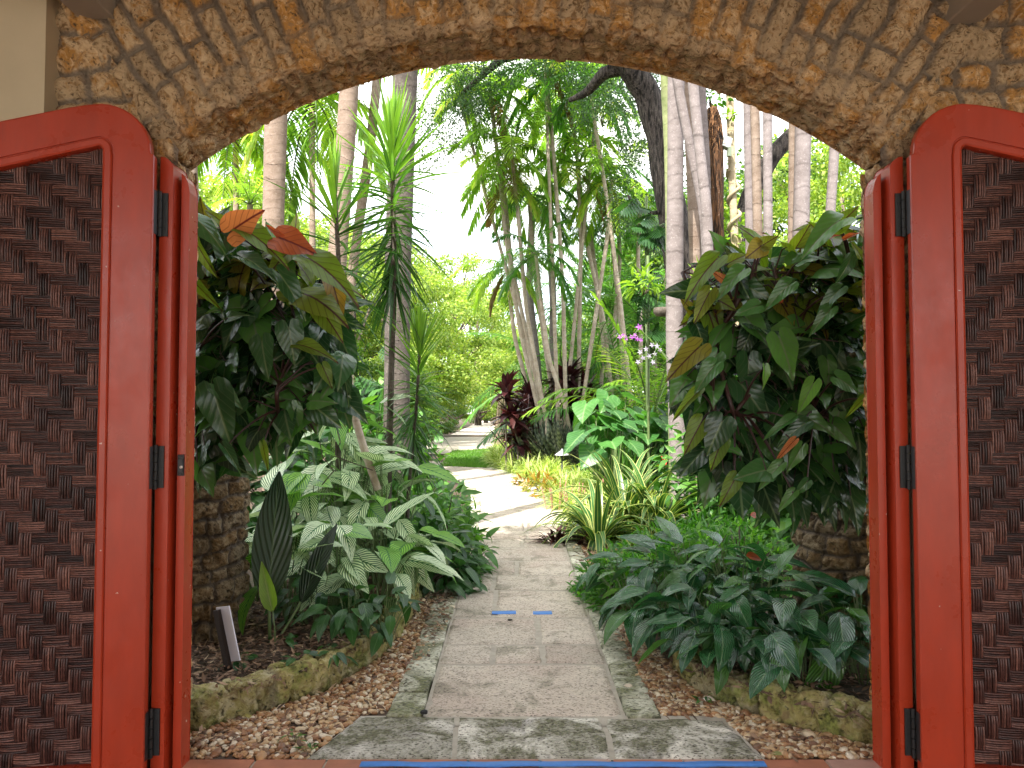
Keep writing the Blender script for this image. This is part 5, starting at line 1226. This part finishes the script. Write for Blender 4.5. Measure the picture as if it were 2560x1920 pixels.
for px, Y, n, lab in ((548, 20.2, 90, 'clump of mottled grey sword leaves below the cane stem bunch'), (568, 19.6, 110, 'largest clump of mottled sword leaves in the middle below the palms'), (588, 19.4, 80, 'mottled sword leaf clump at the left edge of the elephant ears'), (534, 20.6, 60, 'smallest mottled sword leaf clump at the left end of its row')):
    rosette('sword_plant', lab, 'snake plant', XG(px, Y), n, (.9, 1.45), (.07, .11), (.75, 1.5), (-.05, .25), M_SANS, 'mottled sword plants', nseg=6, fold=.5, prof=sp, r0=.36)
for px, py, Y, lab in ((600, 406, 13.2, 'elephant ear with the big heart leaf tipping toward the path'), (615, 396, 13.8, 'elephant ear with the highest round leaves left of the pale trunk'), (640, 418, 13.4, 'elephant ear close to the pale trunk'), (612, 425, 12.6, 'low elephant ear in front of the others')):
    c = P(px, py, Y); clump('elephant_ear', lab, 'elephant ear plant', (c.x, c.y, 0), 12, T_ALOC, (.27, .42), (c.z * .45, c.z * 1.02), .6, M_ALOC, group='elephant ears', tipdn=(-.2, -1.0), pr=.016, face=.5)
def groundcover(name, label, px, n, L, w, mat, z=0., droop=(1.0, 2.2), el=(.5, 1.4)):
    xy = sample_poly(px, n, z); k = 22; a = ang(n * k); e = rng.uniform(*el, n * k)
    B = np.repeat(np.concatenate([xy, np.full((n, 1), z)], 1), k, 0) + np.stack([np.cos(a), np.sin(a), a * 0], -1) * .03
    m = MB(); m.straps(B, np.stack([np.cos(a) * np.cos(e), np.sin(a) * np.cos(e), np.sin(e)], -1), rng.uniform(*L, n * k), w, rng.uniform(*droop, n * k), rng.uniform(0, 1, n * k), 5, .2)
    c = B.mean(0); o = m.obj(name, mat); return stuff(o, label, 'ground cover')
groundcover('edging_grass', 'cream and lime strap-leaved ground cover along the far bend of the path', [(488, 466), (512, 473), (545, 486), (560, 476), (548, 464), (515, 452), (500, 450)], 330, (.42, .68), .040, M_LIRI)
groundcover('edging_grass', 'cream-striped strap-leaved ground cover in front of the mottled sword plants', [(548, 496), (562, 512), (585, 530), (640, 520), (655, 500), (620, 482), (580, 478)], 260, (.32, .52), .040, M_LIRI)
groundcover('edging_grass', 'lime ground cover beside the far path under the brown trunk', [(498, 441), (506, 446), (540, 448), (536, 432), (502, 430)], 160, (.45, .8), .04, M_LIRI)
groundcover('green_groundcover', 'dark green low leaves under the elephant ears and sword plants', [(575, 480), (600, 500), (670, 505), (680, 470), (620, 462), (560, 468)], 220, (.3, .5), .05, M_DEEP)
for i, (px, py, lab) in enumerate(((528, 486, 'golden croton at the far left of the orange row'), (540, 492, 'golden croton, second in the orange row'), (552, 498, 'golden orange croton at the near end of the orange row'), (548, 487, 'orange croton just behind the row beside the path'))):
    bush('croton', lab, 'croton', G(px, py), 90, T_LAN, (.14, .26), (.36, .32, .24), M_CROT, group='golden crotons', nst=5)
for px, py, lab in ((556, 512, 'left salmon flower spike patch'), (576, 516, 'second salmon flower spike patch'), (598, 508, 'third salmon flower spike patch'), (612, 502, 'right salmon flower spike patch'), (523, 470, 'far salmon flower spike patch')):
    c = G(px, py); root = thing('flower_spikes', lab + ' among the cream-striped leaves', 'flowers', tuple(c), 'salmon flower spikes'); 
    for k in range(6):
        x, y = rng.normal(0, .13, 2); h = rng.uniform(.34, .52); n = 14; m = MB(); t_ = np.linspace(.45, 1, n)
        p = np.stack([x * (.6 + .4 * t_), y * (.6 + .4 * t_), h * t_], -1); a = np.arange(n) * 2.4
        m.tube([(x * .6, y * .6, 0), (x, y, h)], .006, 5); scatter(m, [SLIM], p, np.stack([np.cos(a), np.sin(a), np.full(n, .8)], -1), np.stack([-np.cos(a), -np.sin(a), np.ones(n)], -1), .07 * (1.2 - t_ * .7), rng.uniform(0, 1, n)); m.obj('flower_spike', M_PINKF, root)
for px, py, lab in ((556, 542, 'dark reddish bromeliad at the right path edge'), (574, 545, 'brownish bromeliad in front of the yellow-striped plant')):
    rosette('bromeliad', lab, 'bromeliad', G(px, py), 60, (.18, .36), (.03, .05), (.2, 1.3), (.6, 1.6), M_CORD, 'reddish bromeliads', nseg=5, r0=.1)
for px, py, n, L, lab in ((626, 533, 85, (1.0, 1.4), 'biggest arching yellow-striped strap-leaf plant beside the path'), (655, 538, 70, (.9, 1.25), 'yellow-striped strap-leaf plant against the pale trunk'), (598, 545, 60, (.75, 1.05), 'smaller yellow-striped strap-leaf plant nearest the path')):
    rosette('striped_strap_plant', lab, 'striped plant', G(px, py), n, L, (.075, .105), (.8, 1.5), (1.8, 3.6), M_STRAP, 'yellow-striped strap-leaf plants', nseg=10, fold=.3, r0=.06, twist=.2)
rosette('green_strap_plant', 'upright plain green strap-leaf plant under the elephant ears', 'strap plant', XG(625, 12.8), 60, (.8, 1.2), (.035, .05), (.9, 1.5), (.1, .9), M_GREEN, nseg=7, r0=.15)
for px, Y, R3, n, lab in ((618, 6.3, (.36, .42, .36), 1100, 'bright fern-like bush nearest the path'), (665, 7.0, (.55, .5, .50), 1500, 'bright feathery bush below the striped plants'), (705, 7.3, (.55, .5, .56), 1200, 'feathery green bush below the hanging vine'), (640, 5.9, (.42, .42, .42), 1200, 'low feathery bush behind the glossy leaves at the path side'), (690, 6.3, (.55, .45, .58), 1400, 'feathery bush just behind the glossy blue-green leaves'), (742, 6.6, (.55, .5, .60), 1000, 'taller feathery bush in front of the right column')):
    bush('feathery_bush', lab, 'bush', XG(px, Y), n, T_LAN, (.06, .12), R3, M_FERN, group='feathery bushes on the right', nst=40, hang=.1)
for px, Y, L, n, lab in ((705, 8.6, (.4, .6), 40, 'grassy palm seedling at the foot of the pale trunks'), (726, 8.2, (.4, .6), 40, 'lime strap-leaf plant between the trunks and the vine')):
    rosette('strap_seedling', lab, 'strap plant', XG(px, Y), n, L, (.03, .045), (.5, 1.5), (.3, 1.4), M_FERN, nseg=6, r0=.08)
c = P(703, 283, 9.6); root = thing('fan_palm', 'small lime fan palm with slim fingers in front of the pale trunks', 'fan palm', (c.x, c.y, 0)); m = MB()
for b, n in (((0, 0, c.z), 16), ((.12, -.1, c.z - .12), 13), ((.05, .05, c.z - .32), 12)):
    a = np.linspace(-.5, pi + .7, n); m.straps(np.tile(b, (n, 1)), np.stack([np.cos(a), np.full(n, -.35), np.sin(a) * .9], -1), rng.uniform(.30, .42, n), .032, .5, rng.uniform(.4, 1, n), 4, .3)
m.obj('leaves', M_LIME, root); m = MB(); m.tube([(.3, .1, -.1), (.2, .1, c.z * .6), (0, 0, c.z)], .012, 6); m.obj('stem', M_STEMG, root)
# glossy quilted leaves in the right-hand planter
T_GL = [leaf_t(8, ell(.24, .78), .22, d, .05, 2) for d in (.35, .7, 1.1)]
gl = [(632, 5.55, .30, 'at the path end of the glossy group'), (665, 5.2, .40, 'with upright bluish leaves left of the middle'), (700, 5.0, .46, 'tallest in the left half of the glossy group'), (735, 4.85, .48, 'with broad sky-reflecting leaves before the right column'), (690, 4.62, .30, 'low at the broken end of the right kerb'), (728, 4.42, .33, 'whose pale leaf hangs over the middle of the right kerb'), (768, 4.55, .40, 'with pointed leaves beneath the right column'), (795, 4.25, .34, 'spilling over the kerb toward the jamb'), (835, 4.12, .34, 'with one long green leaf drooping to the pebbles'), (866, 4.0, .40, 'wedged beside the right jamb'), (655, 4.95, .22, 'smallest one, fern-edged, nearest the path'), (712, 4.28, .24, 'drooping over the middle of the right kerb'), (764, 4.12, .26, 'hanging in front of the kerb joint'), (806, 3.98, .26, 'lowest one, almost touching the pebbles by the jamb')]
for px, Y, h, lab in gl:
    root = clump('glossy_plant', 'glossy blue-green quilted leaf plant ' + lab, 'leafy plant', XG(px, Y, .13), 24, T_GL, (.18, .30), (h * .35, h * 1.1), .27, M_GLOSS, group='glossy quilted-leaf plants', tipdn=(.45, -.40), face=0, pr=.004)
m = MB(); c = P(835, 640, 3.95); root = thing('drooping_leaf', 'long bright green leaf hanging from the right planter over the pebbles', 'leaf', tuple(c))
m.leaves(T_GL[1], np.zeros((1, 3)), frames([np.array(P(814, 722, 3.8)) - np.array(c)], [(.3, -1, .4)], [.42]), [.95]); m.obj('blade', M_GLOSS, root)
m.leaves(T_GL[0], np.array([np.array(P(876, 670, 3.75)) - np.array(c)]), frames([np.array(P(873, 725, 3.72)) - np.array(P(876, 670, 3.75))], [(-.2, -1, .3)], [.30]), [.4])
for px, Y, z, lab in ((746, 4.75, .62, 'red-brown dead leaf lying on top of the glossy leaves'), (688 + 62, 5.4, .78, 'curled rust leaf caught behind the glossy leaves')):
    c = XG(px, Y, z); m = MB(); m.leaves(T_ELLW[1], np.zeros((1, 3)), frames([(1, .2, -.1)], [(.1, -.7, .7)], [.13]), [.2]); tag(m.obj('dead_leaf', M_PHILR, loc=tuple(c)), lab, 'leaf')
# orchids by the pale trunk
def orchid(label, spots, Y, mat, to):
    c = P(*spots[0][:2], Y); o = np.array(c); root = thing('orchid', label, 'orchid', tuple(o))
    for a, b, s in spots:
        m = MB()
        p = np.array(P(a, b, Y + rng.uniform(-.1, .1))) - o; n = 6; q = np.arange(n) * 2 * pi / 5 + rng.uniform(0, 1)
        d = np.stack([np.cos(q), np.full(n, -.25), np.sin(q)], -1); scatter(m, [leaf_t(3, ell(.24), .1, .5)], np.tile(p, (n, 1)), d, np.tile([0, -1., .1], (n, 1)), np.full(n, s * .42), rng.uniform(0, 1, n)); m.obj('bloom', mat, root)
    m = MB(); q, _ = resample([np.array(P(*s[:2], Y)) - o + np.array([0, .04, 0]) for s in sorted(spots)[::2]] + [np.array(P(*to, Y)) - o], .03); m.tube(q, .006, 5); m.obj('stalk', M_STEMG, root)
orchid('purple orchid spray in front of the thick leaning cane palm', [(620, 337, .10), (626, 338, .11), (632, 337, .11), (637, 339, .10), (635, 335, .08), (641, 340, .09), (639, 327, .13), (623, 335, .08)], 11.0, M_PURP, (668, 358))
orchid('white and lilac orchid spray hanging beside the broad pale trunk', [(640, 352, .10), (646, 349, .10), (652, 345, .10), (657, 346, .10), (643, 358, .10), (649, 356, .11), (655, 354, .10), (638, 362, .10), (653, 362, .10), (660, 350, .09)], 10.8, M_WHITP, (672, 365))
c = P(663, 462, 10.6); root = thing('red_flower', 'small red torch-like flower beside the foot of the broad pale trunk', 'flower', (c.x, c.y, 0)); m = MB(); n = 26
scatter(m, [SLIM], np.stack([rng.normal(0, .02, n), rng.normal(0, .02, n), c.z + rng.uniform(-.06, .06, n)], -1), rng.normal(0, .6, (n, 3)) + np.array([0, 0, .8]), rng.normal(0, 1, (n, 3)), np.full(n, .055), rng.uniform(0, 1, n)); m.obj('bracts', M_REDF, root)
m = MB(); m.tube([(0, .05, 0), (0, 0, c.z)], .008, 6); m.obj('stalk', M_STEMG, root)
# split-leaf climbers and epiphytes near the oak and the trunks
def splitleaf(m, base, d, up, L, n=9):
    d = norm(np.array(d, float)); up = np.array(up, float); x = norm(np.cross(d, up)); z = np.cross(x, d); t = np.linspace(.05, .95, n)
    for sg in (-1, 1):
        B = np.array(base) + d * (t * L * .8)[:, None]; dd = x * sg * 1.0 + d * (.25 + .8 * t[:, None]) - z * .15
        m.straps(B, dd, L * .5 * np.sin(pi * np.clip(.2 + t * .7, 0, 1)), L * .10, .5, np.full(n, rng.uniform(.2, .9)), 4, .2)
    m.straps([base], [d], L * .9, L * .12, .4, .6, 5, .1)
for px0, py0, Y, n, sx_, sy_, lab in ((650, 235, 13.5, 14, 12, 22, 'split-leaf climber with big fingered leaves under the oak trunk'), (652, 300, 12.5, 12, 11, 22, 'split-leaf climber beside the broad pale trunk above the orchids'), (385, 400, 10.5, 10, 14, 20, 'split-leaf climber at the grey palm trunk on the left')):
    c = P(px0, py0, Y); o = np.array([c.x, c.y, 0]); root = thing('split_leaf_climber', lab, 'climbing plant', tuple(o)); m, st = MB(), MB()
    for k in range(n):
        b = np.array(P(px0 + rng.normal(0, sx_), py0 + rng.normal(0, sy_), Y + rng.normal(0, .3))) - o; splitleaf(m, b, (rng.normal(0, .7), -.6, rng.normal(-.4, .4)), (0, -.6, .8), rng.uniform(.45, .75)); st.tube([(0, .4, b[2] - .5), (b[0] * .5, .3, b[2] - .1), b], .01, 5)
    st.tube([(0, .4, 0), (0, .4, c.z * .5), (0, .35, c.z + .8)], .025, 6); m.obj('leaves', M_DEEP, root); st.obj('stems', M_STEMG, root)
bush('leafy_vine', 'light green leafy vine hanging between the vine-wrapped trunk and the mossy one', 'climbing plant', P(728, 250, 12.9), 260, T_ELLW, (.10, .18), (.42, .4, .8), M_LIME, nst=8)
bush('leafy_vine', 'small bright epiphyte high on the vine-wrapped trunk', 'climbing plant', P(729, 118, 12.4), 30, T_ELL, (.08, .14), (.12, .1, .12), M_LIME, nst=2)
bush('leafy_vine', 'green vine leaves at the top of the rust brown trunk', 'climbing plant', P(711, 103, 12.6), 60, T_ELLW, (.08, .14), (.28, .2, .25), M_FERN, nst=3)
c = P(640, 306, 11.6); bush('orchid_basket_plant', 'yellow-green epiphyte above a round hanging coconut pot', 'epiphyte', P(643, 292, 11.6), 70, T_LAN, (.14, .26), (.25, .2, .35), M_LIME, nst=4)
root = thing('hanging_pot', 'round brown coconut pot hanging left of the broad pale trunk', 'hanging pot', tuple(P(662, 310, 11.3))); m = MB(); a = np.linspace(0, 2 * pi, 20, endpoint=False)
m.grid([[(r * math.cos(q), r * math.sin(q), z) for q in a] for r, z in ((.01, -.10), (.09, -.09), (.13, -.03), (.12, .03), (.10, .035), (.10, -.02), (.01, -.05))], closed=True); m.obj('shell', M_STEMB, root); m = MB(); m.tube([(.1, 0, .03), (.05, .05, .4), (.12, .1, .9)], .005, 5); m.obj('cord', M_TWIG, root)
for px, Y, R3, n, lab in ((775, 9.0, (1.0, .8, 2.3), 1500, 'dense leafy shrub behind the right philodendron'), (730, 9.5, (.9, .8, 1.9), 1500, 'leafy shrub behind the feathery bushes under the vine'), (840, 8.0, (.9, .8, 2.6), 1200, 'leafy shrub at the far right behind the philodendron'), (690, 13.5, (1.0, .8, 1.7), 1200, 'dark leafy shrub behind the broad pale trunk'), (650, 14.5, (1.0, .8, 1.5), 1200, 'dark leafy shrub behind the elephant ears')):
    bush('shrub', lab, 'shrub', XG(px, Y), n, T_ELLW + T_ELL, (.12, .24), R3, M_DEEP if 'dark' in lab else M_GREEN)

# ------------------------------------------------------------------ trees and hedges beyond
def tree_meshes(seed, h, r, n, size, low):
    global rng; keep = rng; rng = np.random.default_rng(seed); m = MB(); bl = []
    for k in range(34):
        z = rng.uniform(low, .95) * h; w = r * (1 - ((z / h - .45) / .62) ** 2) ** .5 if abs((z / h - .45) / .62) < 1 else .2
        a = rng.uniform(0, 2 * pi); q = rng.uniform(.2, 1) ** .5 * w * .8; bl.append(((q * math.cos(a), q * math.sin(a), z), rng.uniform(.16, .30) * r))
    cloud(m, bl, n, size, [DIAMOND] + [leaf_t(2, ell(.3), .2, .6)]); c = m
    t = MB(); t.tube([(0, 0, -.2), (.1, 0, h * .3), (-.05, .1, h * .6), (0, 0, h * .85)], [.22, .18, .12, .05], 10)
    for b in bl[::3]:
        e = np.array(b[0]); s = np.array([0, 0, e[2] * .55]); t.tube([s, (s + e) / 2 + np.array([0, 0, -.1]), e], [.07, .05, .02], 6)
    rng = keep; return c, t.mesh('tree_branches', M_TRUNK)
tm = []
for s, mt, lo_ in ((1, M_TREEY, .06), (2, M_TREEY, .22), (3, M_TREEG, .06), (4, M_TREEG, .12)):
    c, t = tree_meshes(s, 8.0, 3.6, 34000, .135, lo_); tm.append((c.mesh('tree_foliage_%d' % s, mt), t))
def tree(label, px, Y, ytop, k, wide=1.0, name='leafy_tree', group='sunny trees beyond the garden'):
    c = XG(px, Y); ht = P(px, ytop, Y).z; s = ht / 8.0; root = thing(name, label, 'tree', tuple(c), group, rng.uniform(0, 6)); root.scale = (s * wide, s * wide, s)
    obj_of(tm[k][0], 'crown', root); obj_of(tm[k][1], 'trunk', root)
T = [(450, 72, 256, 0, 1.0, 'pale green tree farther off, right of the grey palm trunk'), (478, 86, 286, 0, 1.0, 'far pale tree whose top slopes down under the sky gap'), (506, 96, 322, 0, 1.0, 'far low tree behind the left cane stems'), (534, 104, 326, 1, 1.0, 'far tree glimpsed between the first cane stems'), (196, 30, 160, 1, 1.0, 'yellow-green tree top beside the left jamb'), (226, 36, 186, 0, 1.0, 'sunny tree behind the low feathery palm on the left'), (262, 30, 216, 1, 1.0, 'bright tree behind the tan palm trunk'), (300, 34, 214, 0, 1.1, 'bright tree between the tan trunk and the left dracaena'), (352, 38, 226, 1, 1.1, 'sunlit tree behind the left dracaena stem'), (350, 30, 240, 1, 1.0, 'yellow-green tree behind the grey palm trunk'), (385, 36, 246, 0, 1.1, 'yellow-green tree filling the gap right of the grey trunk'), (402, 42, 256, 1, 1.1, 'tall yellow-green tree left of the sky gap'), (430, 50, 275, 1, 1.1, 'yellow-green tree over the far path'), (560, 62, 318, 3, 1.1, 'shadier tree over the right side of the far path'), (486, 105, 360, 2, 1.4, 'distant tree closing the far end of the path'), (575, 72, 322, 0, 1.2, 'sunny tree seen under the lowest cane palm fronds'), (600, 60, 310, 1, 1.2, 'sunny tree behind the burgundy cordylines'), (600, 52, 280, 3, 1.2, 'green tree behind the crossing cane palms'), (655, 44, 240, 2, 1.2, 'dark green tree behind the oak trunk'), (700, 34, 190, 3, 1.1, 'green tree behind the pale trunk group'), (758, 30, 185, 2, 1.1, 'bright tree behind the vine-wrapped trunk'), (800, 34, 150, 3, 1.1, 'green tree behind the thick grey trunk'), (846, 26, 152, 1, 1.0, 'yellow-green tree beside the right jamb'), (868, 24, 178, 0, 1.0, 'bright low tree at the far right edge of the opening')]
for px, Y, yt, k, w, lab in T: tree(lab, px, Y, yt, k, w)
for px, Y, yt, k, w, lab in ((360, 22, 350, 1, 1.4, 'rounded green bush behind the short dracaena'), (383, 27, 366, 2, 1.7, 'dark bush at the left corner of the drive'), (420, 46, 376, 2, 1.6, 'shaded bush left of the far path mouth'), (436, 58, 384, 3, 1.6, 'green bush along the far path on its left'), (448, 75, 390, 1, 1.8, 'yellowish bush farther along the far path'), (530, 55, 385, 3, 1.5, 'green bush right of the far path'), (516, 85, 395, 1, 1.8, 'small yellow bush near the end of the far path'), (556, 40, 388, 3, 1.6, 'bush behind the lime ground cover'), (340, 20, 330, 3, 1.5, 'green bush behind the tall calatheas'), (300, 18, 330, 2, 1.4, 'dark bush behind the left philodendron'), (545, 34, 375, 0, 1.5, 'bright bush behind the cane stem bunch'), (610, 32, 360, 1, 1.6, 'bright bush glimpsed between the right cane stems')):
    tree(lab, px, Y, yt, k, w, 'garden_bush', 'bushes along the far path')
c = XG(500, 30); root = thing('palm_stump', 'short thick tan trunk at the corner of the far path', 'tree trunk', tuple(c)); m = MB(); q, _ = resample([np.array(P(a, b, 30)) - np.array(c) for a, b in ((499, 448), (500, 425), (502, 405), (506, 388))], .1); m.tube(q, np.linspace(.22, .17, len(q)), 12); m.obj('trunk', M_ROYAL, root)
mf = [tuple(x) for x in ((-60, 60, 0), (60, 65, 0))]
for i, (x, y, s) in enumerate(((-28, 42, 1.3), (-22, 34, 1.2), (-36, 55, 1.5), (30, 40, 1.4), (24, 32, 1.2), (38, 55, 1.5), (14, 60, 1.4), (-14, 75, 1.5), (22, 80, 1.6), (-2, 140, 1.9), (10, 120, 1.7), (-16, 110, 1.7))):
    root = thing('leafy_tree', 'tree of the green mass closing the view behind the garden', 'tree', (x, y, 0), 'trees closing the view', i, s); obj_of(tm[i % 4][0], 'crown', root); obj_of(tm[i % 4][1], 'trunk', root)

# ------------------------------------------------------------------ camera, light, render settings
cam = bpy.data.cameras.new('camera'); co = bpy.data.objects.new('camera', cam); COL.objects.link(co)
cam.sensor_width = 36; cam.lens = 36 * F / 1024; cam.clip_end = 2000; cam.clip_start = .05
co.location = (0, 0, EYE); co.rotation_euler = (pi / 2 + PT, 0, 0); SC.camera = co
EL, AZ = rad(52), rad(205)      # sun behind the viewer, a little to the left (azimuth from +Y clockwise)
sd = Vector((math.sin(AZ) * math.cos(EL), math.cos(AZ) * math.cos(EL), math.sin(EL)))
sun = bpy.data.lights.new('sun', 'SUN'); so = bpy.data.objects.new('sun', sun); COL.objects.link(so)
sun.energy = 2.15; sun.angle = rad(.5); sun.color = (1, .95, .87); so.rotation_euler = (-sd).to_track_quat('-Z', 'Y').to_euler()
w = bpy.data.worlds.new('World'); SC.world = w; w.use_nodes = True; nt = w.node_tree
sk = nt.nodes.new('ShaderNodeTexSky'); sk.sky_type = 'NISHITA'; sk.sun_disc = False; sk.sun_elevation = EL; sk.sun_rotation = AZ; sk.dust_density = 2.5; sk.air_density = .8; sk.ozone_density = .3
bg = nt.nodes['Background']; bg.inputs[1].default_value = .15; cl = tex(nt, 'N', 2.4, 6, .6, coord='Generated', stretch=(1, 1, 2.2)); cf = ramp(nt, cl, [(.36, .35), (.62, 1.)])
nt.links.new(mix(nt, cf, sk.outputs[0], (4.6, 4.5, 4.3)), bg.inputs[0])
SC.view_settings.view_transform = 'Standard'; SC.view_settings.look = 'None'; SC.view_settings.exposure = 2.5; SC.view_settings.gamma = 1
cy = SC.cycles; cy.max_bounces = 8; cy.diffuse_bounces = 4; cy.glossy_bounces = 3; cy.transmission_bounces = 4; cy.transparent_max_bounces = 4
cy.use_denoising = True; cy.caustics_reflective = False; cy.caustics_refractive = False
